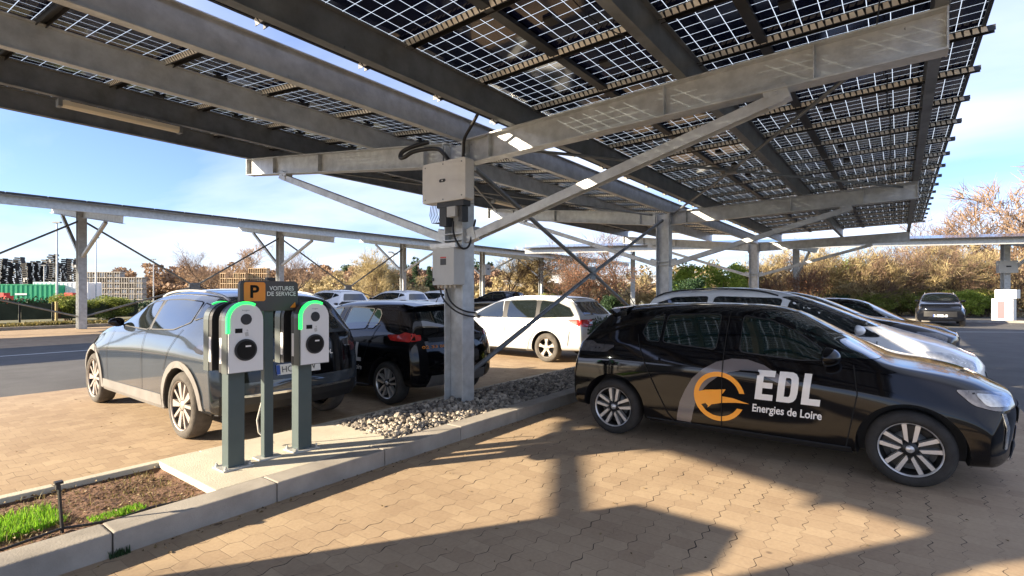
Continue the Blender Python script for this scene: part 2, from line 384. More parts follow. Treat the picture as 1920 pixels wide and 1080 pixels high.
def bed(name, x0, x1, y0, y1, z, amp, m, nx, ny, seed):
    rs = np.random.RandomState(seed); v = []; f = []
    for i in range(nx+1):
        for j in range(ny+1):
            e = 0 if j in (0, ny) or i in (0, nx) else 1
            xx, yy = x0+(x1-x0)*i/nx, y0+(y1-y0)*j/ny
            v.append((xx, yy, z+e*amp*(.5*math.sin(xx*5.3+yy*7)*math.sin(yy*9-xx*3)+rs.uniform(-.6, .6)*.5)))
    for i in range(nx):
        for j in range(ny): a = i*(ny+1)+j; f.append((a, a+ny+1, a+ny+2, a+1))
    o = MB().add(v, f, 0, True).build(name, m); return tag(o, kind='structure')
bed('earth_bed', -8, 1.658, 3.907, 4.968, .085, .028, M['earth'], 300, 34, 3)
bed('gravel_base', 3.302, 24, 3.907, 4.968, .09, .02, M['earth'], 120, 8, 4)
# crushed rock
ico = bmesh.new(); bmesh.ops.create_icosphere(ico, subdivisions=1, radius=1); IV = [v.co.copy() for v in ico.verts]; IF = [[v.index for v in f.verts] for f in ico.faces]; ico.free()
rs = np.random.RandomState(11); g = MB()
for k in range(8600):
    x = 3.22+ (5.2*rs.rand() if k < 6800 else 5.2+rs.rand()*15); y = 3.93+1.02*rs.rand()
    if x-3.22 < .12*rs.rand(): x += .1
    s = .015+.033*rs.rand()**1.7; hz = .10+.085*rs.rand()*min(1, (x-3.1)*2.5)*(1-abs((y-4.43)/.56)**3)
    Rm = Matrix.Rotation(rs.rand()*6, 3, 'Z') @ Matrix.Rotation(rs.rand()*6, 3, 'X'); S3 = Vector((1, .55+.4*rs.rand(), .45+.4*rs.rand()))
    g.add([Rm @ Vector((v.x*S3.x*s*(.75+.5*rs.rand()), v.y*S3.y*s*(.75+.5*rs.rand()), v.z*S3.z*s*(.8+.4*rs.rand())))+Vector((x, y, hz)) for v in IV], IF)
rk = g.build('crushed_rock', M['rock']); tag(rk, 'grey crushed rock filling the kerbed island round the steel column', 'gravel', kind='stuff')
m_ = M['rock'].node_tree; gi = m_.nodes.new('ShaderNodeNewGeometry'); cr_ = m_.nodes.new('ShaderNodeMix'); cr_.data_type = 'RGBA'
cr_.inputs[6].default_value = (.10, .09, .08, 1); cr_.inputs[7].default_value = (.50, .44, .36, 1)
m_.links.new(gi.outputs['Random Per Island'], cr_.inputs[0]); m_.links.new(cr_.outputs[2], m_.nodes['Principled BSDF'].inputs['Base Color'])
def blades(name, n, fn, h0, h1, w_, m, label, cat, kind='stuff', seed=1, lean=.5):
    rs = np.random.RandomState(seed); g = MB()
    for _ in range(n):
        x, y, z, s = fn(rs); h = (h0+(h1-h0)*rs.rand())*s; a = rs.rand()*6.28; b = rs.rand()*6.28; l = h*lean*rs.rand()
        wx, wy = math.cos(a)*w_, math.sin(a)*w_
        mx, my = x+math.cos(b)*l*.4, y+math.sin(b)*l*.4; tx, ty = x+math.cos(b)*l, y+math.sin(b)*l
        g.add([(x-wx, y-wy, z), (x+wx, y+wy, z), (mx+wx*.8, my+wy*.8, z+h*.6), (mx-wx*.8, my-wy*.8, z+h*.6), (tx, ty, z+h)], [(0, 1, 2, 3), (3, 2, 4)])
    o = g.build(name, m); tag(o, label, cat, kind=kind); return o
def gf(rs):
    if rs.rand() < .86: return (-.6+1.5*rs.rand(), 4.24+.40*rs.rand()**1.3, .07, 1)
    return (1.0+.30*rs.rand(), 4.08+.13*rs.rand(), .07, .5)
blades('grass', 7500, gf, .03, .085, .0024, M['grass'], 'bright green grass tuft in the earth bed at the left edge', 'grass', seed=5)
blades('weeds', 2600, lambda rs: (-.4+2.0*rs.rand(), 3.95+.98*rs.rand()**(.6 if rs.rand() < .5 else 2.2), .075, .5 if rs.rand() < .8 else 1), .02, .06, .003, M['dry_leaf'], 'dry sparse weeds scattered over the bare earth bed', 'weeds', seed=6, lean=1.2)
blades('kerb_moss', 130, lambda rs: (.98+.10*rs.rand(), 3.665+.02*rs.rand(), -.01, 1), .02, .06, .003, M['leaf_dark'], 'small dark green weed growing at the foot of the kerb', 'weed', seed=8)

# ---------------------------------------------------------------- near canopy
def i_beam(b, p, q, h, w_, t=.014, up=(0, 0, 1)):
    p, q = Vector(p), Vector(q); d = (q-p).normalized(); s = d.cross(Vector(up)).normalized(); u = s.cross(d).normalized()
    b.beam(p, q, t, h-2*t-.002, up); b.beam(p+u*(h/2-t/2), q+u*(h/2-t/2), w_, t, up); b.beam(p-u*(h/2-t/2), q-u*(h/2-t/2), w_, t, up)
def h_column(z0, z1, dx=.22, dy=.32, t=.016):
    b = MB(); b.box(-dx/2, dx/2, -dy/2, -dy/2+t, z0, z1); b.box(-dx/2, dx/2, dy/2-t, dy/2, z0, z1); b.box(-.006, .006, -dy/2+t+.001, dy/2-t-.001, z0, z1)
    return b
def atop(T, y): return float(np.interp(y, [t[0] for t in T], [t[1] for t in T]))
def shift(o, x): o.location.x = x; return o
T = [(-4.83, 3.615), (0, 3.49), (5.48, 4.135)]
cn_ = empty('solar_canopy', (4.9, 4.55, 0)); tag(cn_, 'large steel canopy of solar panels over the near parking rows, seen from below', 'solar canopy')
X0, X1 = -9.0, 17.2
col_x = [-7.85, 0, 7.26, 16.9]
for cx in col_x:
    shift(h_column(.0, 3.46).build('column', M['steel'], cn_), cx)
    b = MB()
    for z in (2.22, 2.30): b.box(-.13, .13, -.18, .18, z, z+.012)
    shift(b.build('column_collar', M['steel'], cn_), cx)
    for y0, y1 in ((-.17, -4.83), (.17, 5.48)):
        b = MB(); p, q = (0, y0, atop(T, y0)-.155), (0, y1, atop(T, y1)-.155); i_beam(b, p, q, .31, .16)
        b.box(-.085, .085, y1-.006, y1+.006, q[2]-.16, q[2]+.16)
        for f in (.08, .55, .82): yy = y0+(y1-y0)*f; zz = atop(T, yy)-.155; b.box(-.07, .07, yy-.005, yy+.005, zz-.138, zz+.138)
        shift(b.build('arm', M['steel'], cn_), cx)
        b = MB(); ye = y1*.78; p = Vector((0, math.copysign(.17, y1), 2.27)); q = Vector((0, ye, atop(T, ye)-.33))
        b.beam(p, q, .11, .012); b.beam(p+Vector((.052, 0, -.03)), q+Vector((.052, 0, -.03)), .008, .10); b.beam(p+Vector((-.052, 0, -.03)), q+Vector((-.052, 0, -.03)), .008, .10)
        b.beam(p+(q-p)*-.01, p+(q-p)*.04, .13, .16); b.beam(p+(q-p)*.96, q+(q-p)*.01, .13, .14)
        for f in (.965, .985): 
            c = p+(q-p)*f; b.box(c.x-.075, c.x-.06, c.y-.012, c.y+.012, c.z-.012, c.z+.012)
        shift(b.build('knee_brace', M['steel'], cn_), cx)
    b = MB(); zt = 3.49
    for y_ in (-.19, .178): b.box(-.12, .12, y_, y_+.012, zt-.36, zt+.0)
    for y_ in (-.205, .19):
        for z_ in (zt-.31, zt-.20, zt-.09):
            for x_ in (-.085, .085): b.box(x_-.013, x_+.013, y_, y_+.015, z_-.013, z_+.013)
    shift(b.build('end_plate', M['steel'], cn_), cx)
    shift(MB().box(-.17, .17, -.23, .23, .0, .165).build('column_base', M['concrete'], cn_), cx)
PH = .30
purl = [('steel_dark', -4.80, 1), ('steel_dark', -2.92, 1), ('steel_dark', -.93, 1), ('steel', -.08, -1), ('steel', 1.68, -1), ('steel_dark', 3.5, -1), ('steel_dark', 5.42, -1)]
for mt, y, sg in purl:
    z = atop(T, y); b = MB()
    b.box(X0, X1, y-.005, y+.005, z+.012, z+PH-.012)
    b.box(X0, X1, min(y-sg*.002, y-sg*.002+sg*-.075), max(y-sg*.002, y-sg*.002+sg*-.075), z, z+.010) if False else b.box(X0, X1, y-.045, y+.045, z, z+.010)
    b.box(X0, X1, y-.045, y+.045, z+PH-.010, z+PH)
    x = X0+.5
    while x < X1: b.box(x-.025, x+.025, y-.013, y+.013, z+.02, z+.05); x += 2.05
    b.build('purlin', M[mt], cn_)
PITCH = 1.03
nx_ = 25; xs0 = -8.9
def slope_pt(x, y, dz): return (x, y, atop(T, y)+PH+dz)
secs = [(-5.17, -.26, 3), (.22, 5.66, 3)]
for y0, y1, nr in secs:
    for i in range(nx_+1):
        x = xs0+PITCH*i; b = MB(); a, c = (y0-.07 if y0 < 0 else y0-.02), (y1+.02 if y0 < 0 else y1+.12)
        b.beam(slope_pt(x, a, .035), slope_pt(x, c, .035), .075, .012); b.beam(slope_pt(x-.034, a, .015), slope_pt(x-.034, c, .015), .007, .05); b.beam(slope_pt(x+.034, a, .015), slope_pt(x+.034, c, .015), .007, .05)
        b.build('rail', M['frame_dark'], cn_)
        if -3 < x or y0 < 0:
            g = MB(); y = a+.05; st = .058
            while y < c-.05:
                g.add([slope_pt(x-.038, y, -.012), slope_pt(x-.038, y+st*.8, -.012), slope_pt(x-.064, y+st*.9, .030), slope_pt(x-.064, y+.016, .030)], [(0, 1, 2, 3)])
                y += st
            g.build('corrugated_strip', M['rail'], cn_)
cand = []
for si, (y0, y1, nr) in enumerate(secs):
    dyr = (y1-y0)/nr
    for i in range(nx_):
        for j in range(nr):
            xa, xb = xs0+PITCH*i+.015, min(xs0+PITCH*(i+1)-.015, 17.0); ya, yb = y0+dyr*j+.012, y0+dyr*(j+1)-.012
            cand.append((math.hypot((xa+xb)/2+4.9-2.5, (ya+yb)/2+4.55-1.5), xa, xb, ya, yb))
cand.sort()
def pan(b, uvs, xa, xb, ya, yb):
    for z, rev in ((.055, False),):
        vs = [slope_pt(xa, ya, z), slope_pt(xb, ya, z), slope_pt(xb, yb, z), slope_pt(xa, yb, z)]
        b.add(vs, [(0, 3, 2, 1) if not rev else (0, 1, 2, 3)])
        q = [(0, 0), (xb-xa, 0), (xb-xa, yb-ya), (0, yb-ya)]
        uvs += [q[i] for i in ((0, 3, 2, 1) if not rev else (0, 1, 2, 3))]
    for p, r in (((xa, ya), (xb, ya)), ((xb, ya), (xb, yb)), ((xb, yb), (xa, yb)), ((xa, yb), (xa, ya))):
        b.beam(slope_pt(*p, .045), slope_pt(*r, .045), .03, .036, mi=1); uvs += [(0, 0)]*24
def pan_obj(lst):
    b = MB(); uvs = []
    for t in lst: pan(b, uvs, *t)
    o = b.build('solar_panel', [M['cells'], M['frame_dark']], cn_); ul = o.data.uv_layers.new(name='UVMap')
    ul.data.foreach_set('uv', [k for q in uvs for k in q]); return o
for c in cand[:100]: pan_obj([c[1:]])
o = pan_obj([c[1:] for c in cand[100:]]); o['kind'] = 'stuff'
# dark cable trays along the panel joints
for y in (-5.17+1.637, -5.17+3.273, .22+1.81, .22+3.63):
    b = MB(); z = atop(T, y)+PH; b.box(X0, X1, y-.045, y+.045, z-.005, z+.03); b.build('cable_tray', M['frame_dark'], cn_)
rw = np.random.RandomState(9)
for y in (-4.45, -2.55, -.62, 2.2, 4.1):
    b = MB(); x = -3.
    while x < 13:
        L_ = .8+.5*rw.rand(); z = atop(T, y)+PH-.01; s_ = .05+.10*rw.rand(); y2 = y+rw.uniform(-.08, .08)
        b.tube([(x+L_*k/6, y+(y2-y)*k/6, z-s_*(1-(k/3-1)**2)) for k in range(7)], .006, 4, cap=False); x += L_
    b.build('module_wire', M['cable'], cn_)
for i in range(nx_):
    for si, (y0, y1, nr) in enumerate(secs):
        if not -3 < xs0+PITCH*i < 6: continue
        for j in range(nr):
            yy = y0+(y1-y0)*(j+.5)/nr; xx = xs0+PITCH*(i+.5)
            MB().box(xx-.06, xx+.06, yy-.05+.55, yy+.05+.55, atop(T, yy+.5)+PH+.028, atop(T, yy+.5)+PH+.052).build('junction_box', M['blackplastic'], cn_)
for i in range(len(col_x)-1):
    a, c = col_x[i], col_x[i+1]; m_x = (a+c)/2
    if i < 2:
        b = MB(); 
        for (x0, z0), (x1, z1) in (((a+.1, 3.30), (m_x, 1.92)), ((c-.1, 3.30), (m_x, 1.92)), ((a+.1, .45), (m_x, 1.92)), ((c-.1, .45), (m_x, 1.92))): b.tube([(x0, 0, z0), (x1, 0, z1)], .035, 8)
        b.box(m_x-.09, m_x+.09, -.02, .02, 1.80, 2.04)
        if i == 1: b.build('cross_brace', M['steel_dark'], cn_)
        b = MB(); zz = 3.50
        for x0, y0 in ((a, -4.6), (c, -4.6), (a, -.2), (c, -.2)): b.tube([(x0, y0, atop(T, y0)-.06), (m_x, -2.45, zz-.02)], .022, 6)
        b.box(m_x-.08, m_x+.08, -2.53, -2.37, zz-.07, zz+.03)
        if i == 1: b.build('roof_brace', M['steel_dark'], cn_)
    b = MB(); zz = 3.7
    for x0, y0 in ((a, .3), (c, .3), (a, 5.2), (c, 5.2)): b.tube([(x0, y0, atop(T, y0)-.06), (m_x, 2.75, atop(T, 2.75)-.06)], .022, 6)
    if i == 1: b.build('roof_brace', M['steel_dark'], cn_)
# tube lights under the second purlin
for x, lab in ((1.67, 'long tube light under the canopy at the upper left'), (9.9, 'tube light under the canopy between the second and third columns')):
    t = empty('tube_light', (x, 8.03, 3.86)); tag(t, lab, 'tube light', 'tube lights under the canopy')
    MB().prism([(-.055, .0), (-.05, -.05), (-.025, -.075), (.025, -.075), (.05, -.05), (.055, 0)], 0, 0, 1.25).build('diffuser', M['tube'], t)
    for a_, b_ in ((-.04, -.001), (1.251, 1.29)): MB().box(a_, b_, -.06, .06, -.08, .01).build('end_cap', M['steel_dark'], t)
    for a_ in (.2, 1.0): MB().box(a_, a_+.05, -.02, .02, .0, .03).build('bracket', M['steel_dark'], t)
# ---------------------------------------------------------------- inverter, switch box and cables on the first column
iv = empty('inverter', (4.60, 4.17, 2.69)); tag(iv, 'cream inverter box high on the near steel column', 'inverter')
def yz(poly, x0, x1, m, par, name, bev=0.): return MB().prism(poly, 0, x0, x1).build(name, m, par, bevel=bev)
yz(rrect(0, .745, 0, .51, .035), 0, .16, M['box'], iv, 'housing', .008)
yz(rrect(.08, .66, -.02, .50, .02), .165, .25, M['box_grey'], iv, 'heat_sink')
yz(rrect(.33, .44, .245, .285, .019), -.004, 0.001, M['blackplastic'], iv, 'status_window'); yz(rrect(.375, .395, .256, .274, .009), -.007, -.004, M['sign_white'], iv, 'status_light')
b = MB()
for y in (.06, .375, .69):
    for z in (.05, .46) if y != .375 else (.03, .47): b.prism(arc(y, z, .010, 0, 330, 8), 0, -.004, .0)
b.build('screw', M['steel_dark'], iv)
for k in range(5): MB().tube([(.24, .10+.10*k, .05+.09*0), (.27, .10+.1*k, .25), (.24, .10+.1*k, .45)], .006, 5).build('fin', M['box_grey'], iv)
cb_ = MB().box(.02, .15, .05, .50, -.07, -.002); cb_.box(.03, .14, .08, .14, -.26, -.075); cb_.box(.02, .15, .34, .46, -.30, -.075); cb_.build('connector_block', M['blackplastic'], iv)
MB().box(-.01, .08, .16, .30, -.20, -.075).build('cable_gland', M['box_grey'], iv)
b = MB()
for k in range(6): y = .52+.028*k; b.tube([(.07, y, -.02), (.06, y+.01, -.14), (.07, y-.02, -.24), (.09, .44, -.27)], .0045, 5)
b.build('thin_wires', M['cable'], iv)
sb = empty('switch_box', (4.60, 4.36, 1.65)); tag(sb, 'grey switch box halfway up the near steel column', 'switch box')
yz(rrect(0, .37, 0, .46, .012), 0, .20, M['box_grey'], sb, 'housing', .004)
MB().box(-.003, -.0005, .13, .23, .25, .33).build('warning_label', M['blackplastic'], sb); MB().box(-.003, -.0005, .13, .23, .335, .352).build('red_label', mat('red_label', (.5, .04, .03), .5), sb)
MB().box(-.012, 0, .34, .365, .05, .09).build('latch', M['blackplastic'], sb)
b = MB(); b.box(.0, .16, -.03, .41, .462, .475); b.box(-.01, .01, -.03, .41, .475, .52); b.build('mounting_rail', M['steel_new'], sb)
b = MB()
for k in range(5): b.lathe([(0, -.04), (.016, -.04), (.02, 0)], 10, 0, (.06, .04+.07*k, -.002), axis=2)
b.build('cable_glands', M['steel_new'], sb)
for nm, pts, r, lab in (('cable', [(4.66, 4.66, 1.62), (4.66, 4.60, 1.48), (4.66, 4.48, 1.38), (4.68, 4.36, 1.31), (4.78, 4.31, 1.27), (4.95, 4.32, 1.25)], .011, 'outer black cable curving from the switch box round the column'),
    ('cable', [(4.66, 4.56, 1.62), (4.66, 4.51, 1.50), (4.66, 4.44, 1.42), (4.68, 4.35, 1.36), (4.78, 4.31, 1.32), (4.95, 4.32, 1.30)], .011, 'inner black cable curving from the switch box round the column'),
    ('cable', [(4.66, 4.43, 2.44), (4.64, 4.40, 2.28), (4.64, 4.33, 2.16), (4.70, 4.30, 2.10), (4.80, 4.29, 2.14), (4.86, 4.29, 2.30), (4.90, 4.28, 2.44), (4.93, 4.30, 2.48)], .013, 'black cable looping below the inverter'),
    ('cable', [(4.68, 4.52, 3.21), (4.66, 4.58, 3.30), (4.64, 4.68, 3.38), (4.60, 4.90, 3.40), (4.55, 5.05, 3.38), (4.52, 5.16, 3.33), (4.53, 5.26, 3.34), (4.56, 5.25, 3.42), (4.60, 5.1, 3.47), (4.70, 4.90, 3.52)], .028, 'thick black conduit looping above the inverter on the left'),
    ('cable', [(4.70, 4.30, 3.20), (4.68, 4.27, 3.33), (4.62, 4.20, 3.42), (4.55, 4.05, 3.50), (4.50, 3.90, 3.60), (4.46, 3.78, 3.72), (4.46, 3.74, 3.86)], .02, 'black conduit rising from the inverter to the panels on the right')):
    P = [Vector(p) for p in pts]; out = []
    for i in range(len(P)-1):
        p0, p1, p2, p3 = P[max(i-1, 0)], P[i], P[i+1], P[min(i+2, len(P)-1)]
        for j in range(6):
            t = j/6; out.append(.5*((2*p1)+(p2-p0)*t+(2*p0-5*p1+4*p2-p3)*t*t+(3*p1-p0-3*p2+p3)*t**3))
    out.append(P[-1]); o = MB().tube(out, r, 8).build(nm, M['cable']); tag(o, lab, 'cable')
# ---------------------------------------------------------------- charging posts and parking sign
def dome(wd, z0, z1, n=14):
    r = wd/2; return [(-r, z0), (r, z0)]+[(r*math.cos(PI*k/n), z1-r+r*math.sin(PI*k/n)) for k in range(n+1)]
def charging_post(x, y, label):
    t = empty('charging_post', (x, y, .137)); tag(t, label, 'charging post', 'charging posts on the concrete slab')
    MB().box(-.065, .065, -.055, .055, .012, .80).build('post', M['post_green'], t, bevel=.004)
    b = MB().box(-.12, .12, -.10, .10, 0, .012)
    b.build('base_plate', M['steel_new'], t)
    for sx in (-1, 1):
        for sy in (-1, 1): MB().lathe([(.014, 0), (.014, .012), (.007, .013), (.007, .03), (0, .03)], 8, 0, (sx*.095, sy*.08, .012), axis=2, sm=False).build('bolt', M['steel_new'], t)
    for sg, wh in ((-1, 1), (1, 0)):
        u = link(bpy.data.objects.new('charger', MB().prism(dome(.275, .79, 1.335), 1, .062, .114).build('tmp', M['blackplastic']).data), t); bpy.data.objects.remove(bpy.data.objects['tmp'])
        u.rotation_euler = (0, 0, PI if sg < 0 else 0)
        # local +y is the front of this unit
        MB().prism(dome(.285, .785, 1.34), 1, .115, .205).build('front_shell', M['charger_shell'], u)
        MB().prism(dome(.270, .792, 1.333), 1, .206, .216).build('front_panel', M['charger_white'], u)
        r = .1455; z1 = 1.345; pts = []
        cz = z1-r
        o_ = [(r, cz-.10)]+[(r*math.cos(R(a)), cz+r*math.sin(R(a))) for a in range(0, 125, 6)]
        i_ = [((r-.019)*math.cos(R(a)), cz+(r-.019)*math.sin(R(a))) for a in range(120, -1, -6)]+[(r-.019, cz-.10)]
        MB().prism(o_+i_, 1, .192, .221).build('light_band', M['charger_green'], u)
        def disc(cx, cz_, rr, y0, y1, m, nm, par): return MB().prism(arc(cx, cz_, rr, 0, 350, 28), 1, y0, y1).build(nm, m, par)
        disc(0, 1.205, .043, .214, .220, M['blackplastic'], 'reader', u)
        so_ = disc(.005, .965, .086, .214, .228, M['blackplastic'], 'socket_cover', u); disc(.005, .965, .072, .228, .232, M['seam'], 'socket_lid', so_)
        MB().box(-.03, .012, .232, .234, .988, 1.0).build('socket_label', M['sign_white'], so_)
        MB().box(.03, .085, .216, .2185, 1.10, 1.135).build('badge_label', M['seam'], u)
        # a little hand-and-card mark
        b = MB(); b.prism([(-.02, 1.075), (.005, 1.07), (.012, 1.10), (-.014, 1.108)], 1, .216, .218)
        b.prism([(-.016, 1.112), (-.002, 1.112), (-.006, 1.128)], 1, .216, .218); b.build('touch_mark', M['box_grey'], u)
        bm_ = fit_text('hager', -.03, .03, 1.268, 1.282)
        flat_obj(bm_, 'maker_name', M['steel_dark'], u, lambda a, z, t_: (-a, .2172, z))
        MB().box(.1385, .1395, .075, .125, .86, 1.06).build('side_sticker', M['sign_white'], u); MB().box(-.1395, -.1385, .075, .125, .86, 1.06).build('side_sticker', M['sign_white'], u)
    return t
charging_post(1.975, 4.33, 'left charging post with green light band, nearer the camera')
charging_post(2.575, 4.33, 'right charging post with green light band, behind the parking sign')
ps = empty('parking_sign', (2.26, 4.34, .137)); tag(ps, 'brown parking sign with orange P between the charging posts', 'sign')
MB().box(-.04, .04, -.03, .03, .01, 1.50).build('post', M['post_green'], ps, bevel=.004)
MB().box(-.09, .09, -.07, .07, 0, .012).build('base_plate', M['steel_new'], ps)
MB().prism(rrect(-.262, .242, 1.26, 1.515, .035), 1, -.075, -.035).build('panel', M['sign_grey'], ps, bevel=.003)
MB().box(-.035, .035, -.07, -.03, 1.518, 1.545).build('cap', M['blackplastic'], ps)
pl = MB().prism(rrect(-.232, -.055, 1.345, 1.503, .018), 1, -.0785, -.0755).build('orange_square', M['orange'], ps)
f3 = lambda a, z, t_: (a, -.0805, z)
flat_obj(fit_text('P', -.182, -.108, 1.372, 1.478, .03), 'letter_p', M['seam'], pl, f3)
f3b = lambda a, z, t_: (a, -.0775, z)
flat_obj(fit_text('VOITURES', -.02, .20, 1.435, 1.472, .012), 'sign_text', M['sign_white'], ps, f3b)
flat_obj(fit_text('DE SERVICE', -.04, .218, 1.388, 1.425, .012), 'sign_text', M['sign_white'], ps, f3b)
MB().prism([(.165, 1.285), (.218, 1.285), (.212, 1.335)], 1, -.0785, -.0755).build('orange_arrow', M['orange'], ps)
o = MB().tube([(2.47, 4.62, .93), (2.455, 4.66, .90), (2.46, 4.68, .74), (2.40, 4.70, .55), (2.36, 4.71, .38), (2.37, 4.70, .27), (2.42, 4.66, .20), (2.46, 4.60, .17)], .009, 7).build('charging_cable', M['cable_grey']); tag(o, 'pale grey cable hanging behind the parking sign post', 'cable')
st = empty('irrigation_stake', (.85, 4.05, .08)); tag(st, 'thin black stake standing in the earth bed beside the grass', 'stake')
MB().beam((0, 0, -.05), (-.015, .03, .31), .014, .012).build('shaft', M['blackplastic'], st)
MB().box(-.035, .005, .01, .05, .31, .325).box(-.03, -.02, .01, .05, .28, .31).build('head', M['blackplastic'], st)
o = MB().tube([(.3, 4.02, .10), (.6, 4.02, .11), (.85, 4.06, .12), (.95, 4.0, .12), (1.1, 3.97, .11), (1.3, 4.01, .11), (1.5, 3.96, .11), (1.64, 3.95, .11)], .008, 6).build('hose', M['cable']); tag(o, 'thin black irrigation hose lying along the inside of the kerb', 'hose')
eb = empty('shadow_cabinet', (-1.3, 4.1, .1)); tag(eb, 'grey cabinet shape added out of view on the left to cast the foreground shadow', 'cabinet')  # added unseen block on the island, there only to shade the foreground paving
MB().box(-.3, .3, -.15, .58, 0, 1.92).build('housing', M['box_grey'], eb, bevel=.01); MB().box(-.31, -.302, -.1, .53, .1, 1.7).build('door', M['box_grey'], eb)
# ---------------------------------------------------------------- far canopies
def far_canopy(name, label, org, rz, cols, T2, L0, L1, dark):
    t = empty(name, (*org, 0), rz); tag(t, label, 'solar canopy', 'canopies beyond the near one')
    ya, yb = T2[0][0], T2[-1][0]
    for cx in cols:
        shift(h_column(0, atop(T2, 0)-.02, .3, .36, .02).build('column', M['steel'], t), cx)
        for y1 in ((ya+.2, yb-.2) if yb > 2 else (ya+.2,)):
            b = MB(); i_beam(b, (0, .18*(1 if y1 > 0 else -1), atop(T2, 0)-.17), (0, y1, atop(T2, y1)-.15), .30, .16); shift(b.build('arm', M['steel'], t), cx)
            b = MB().beam((0, .18*(1 if y1 > 0 else -1), atop(T2, 0)-2.0), (0, y1*.62, atop(T2, y1*.62)-.33), .12, .12); shift(b.build('knee_brace', M['steel'], t), cx)
    for k in range(5):
        y = ya+.15+(yb-ya-.3)*k/4; z = atop(T2, y); b = MB(); b.box(L0, L1, y-.005, y+.005, z+.01, z+.29); b.box(L0, L1, y-.05, y+.05, z, z+.01); b.box(L0, L1, y-.05, y+.05, z+.29, z+.3)
        b.build('purlin', M['steel'] if k else M['steel_new'], t)
    b = MB(); uv = []; x = L0
    while x < L1:
        y = ya-.2
        while y < yb:
            x2, y2 = min(x+1.0, L1), min(y+1.65, yb+.2)
            for z, rv in ((.34, 0), (.37, 1)):
                vs = [(x, y, atop(T2, y)+z), (x2, y, atop(T2, y)+z), (x2, y2, atop(T2, y2)+z), (x, y2, atop(T2, y2)+z)]; f = (0, 3, 2, 1) if not rv else (0, 1, 2, 3)
                b.add(vs, [f]); q = [(0, 0), (x2-x, 0), (x2-x, y2-y), (0, y2-y)]; uv += [q[i] for i in f]
            y += 1.68
        b.box(x, min(x+1.0, L1), ya-.21, ya-.18, atop(T2, ya)+.32, atop(T2, ya)+.38, 1); uv += [(0, 0)]*24
        x += 1.03
    o = b.build('panel_sheet', [M['cells'], M['frame_dark']], t); ul = o.data.uv_layers.new(name='UVMap'); ul.data.foreach_set('uv', [k for q in uv for k in q])
    for a, c in zip(cols[:-1], cols[1:]):
        if dark is False: break
        b = MB(); m_x = (a+c)/2; zt = atop(T2, 0)-.4
        for x0, z0 in ((a, zt), (c, zt), (a, .5), (c, .5)): b.tube([(x0, 0, z0), (m_x, 0, 1.9)], .045, 6)
        b.box(m_x-.25, m_x+.25, -.03, .03, 1.72, 2.08)
        if a < 10: b.build('cross_brace', M['steel_dark'], t)
    return t
far_canopy('solar_canopy', 'long thin solar canopy across the far parking row on the left', (6.6, 28.5), 0, [-9, 0, 9.0, 18.2, 27.0, 36], [(-5.5, 4.42), (0, 5.15), (5.2, 5.85)], -30, 45, True)
T3 = [(-4.6, 4.05), (.45, 4.72)]
az = math.atan2(-8.5*-1*-1, 0)
dvec = Vector((8.5, -20.7)).normalized(); nvec = Vector((-dvec.y, dvec.x))
E0 = Vector((36.4, -5.05))+nvec*4.6
def colpos(px, d): 
    a = (px-960)/963; return Vector((d*(.7986+.6018*a), d*(.6018-.7986*a)))
cols3 = []
for px, d in ((1890, 29.8), (1487, 33.5), (1187, 36.)): cols3.append((colpos(px, d)-E0).dot(dvec))
far_canopy('solar_canopy', 'solar canopy with sunlit top crossing the view at the far right', (E0.x, E0.y), math.atan2(dvec.y, dvec.x), sorted(cols3)+[cols3[0]+10], T3, -26, 24, False)
def at(px, d, z=0.):
    a = (px-960)/963; return (d*(.7986+.6018*a), d*(.6018-.7986*a), z)
kb = empty('charging_cabinet', at(1882, 28.6), R(-20)); tag(kb, 'white charging cabinet standing at the far right below the canopy', 'cabinet')
MB().box(-.3, .3, -.45, .45, 0, 1.25).build('housing', M['charger_white'], kb, bevel=.02); MB().box(-.35, .35, -.6, .3, 1.26, 1.75).build('top_box', M['charger_white'], kb, bevel=.02)
MB().box(-.305, -.301, -.1, .2, .15, 1.1).build('red_side', mat('red_panel', (.55, .08, .10), .5), kb)
ib = empty('inverter', at(1888, 29.2, 2.7), R(-68)); tag(ib, 'grey inverter box on the column of the far right canopy', 'inverter'); MB().box(-.45, .45, -.15, .15, 0, .7).build('housing', M['box_grey'], ib, bevel=.02); MB().box(-.12, .12, -.156, -.151, .33, .41).build('status_window', M['blackplastic'], ib)
ib = empty('inverter', at(913, 38.2, 2.9), 0); tag(ib, 'small grey inverter on the far left canopy post right of the near column', 'inverter'); MB().box(-.3, .3, -.12, .12, 0, .8).build('housing', M['box_grey'], ib, bevel=.02); MB().box(-.12, .12, -.126, -.121, .4, .5).build('status_window', M['blackplastic'], ib)

# dead leaves and crumbs blown over the paving
rl = np.random.RandomState(77); g = MB()
for k in range(420):
    x, y = rl.uniform(.4, 9), rl.uniform(-.9, 9.8)
    if 3.6 < y < 5.1: continue
    s_ = rl.uniform(.006, .018); a = rl.rand()*6.3; ca, sa = math.cos(a)*s_, math.sin(a)*s_; h = .004+.006*rl.rand()
    g.add([(x-ca, y-sa, h*.3), (x+sa*.6, y-ca*.6, h), (x+ca, y+sa, h*.4), (x-sa*.6, y+ca*.6, h*1.2)], [(0, 1, 2), (0, 2, 3)])
for k in range(240):
    x = rl.uniform(-1, 9); y = 3.68-abs(rl.normal())*.05; s_ = rl.uniform(.005, .014); a = rl.rand()*6.3; ca, sa = math.cos(a)*s_, math.sin(a)*s_
    g.add([(x-ca, y-sa, .0), (x+sa*.6, y-ca*.6, .008), (x+ca, y+sa, .0), (x-sa*.6, y+ca*.6, .01)], [(0, 1, 2), (0, 2, 3)])
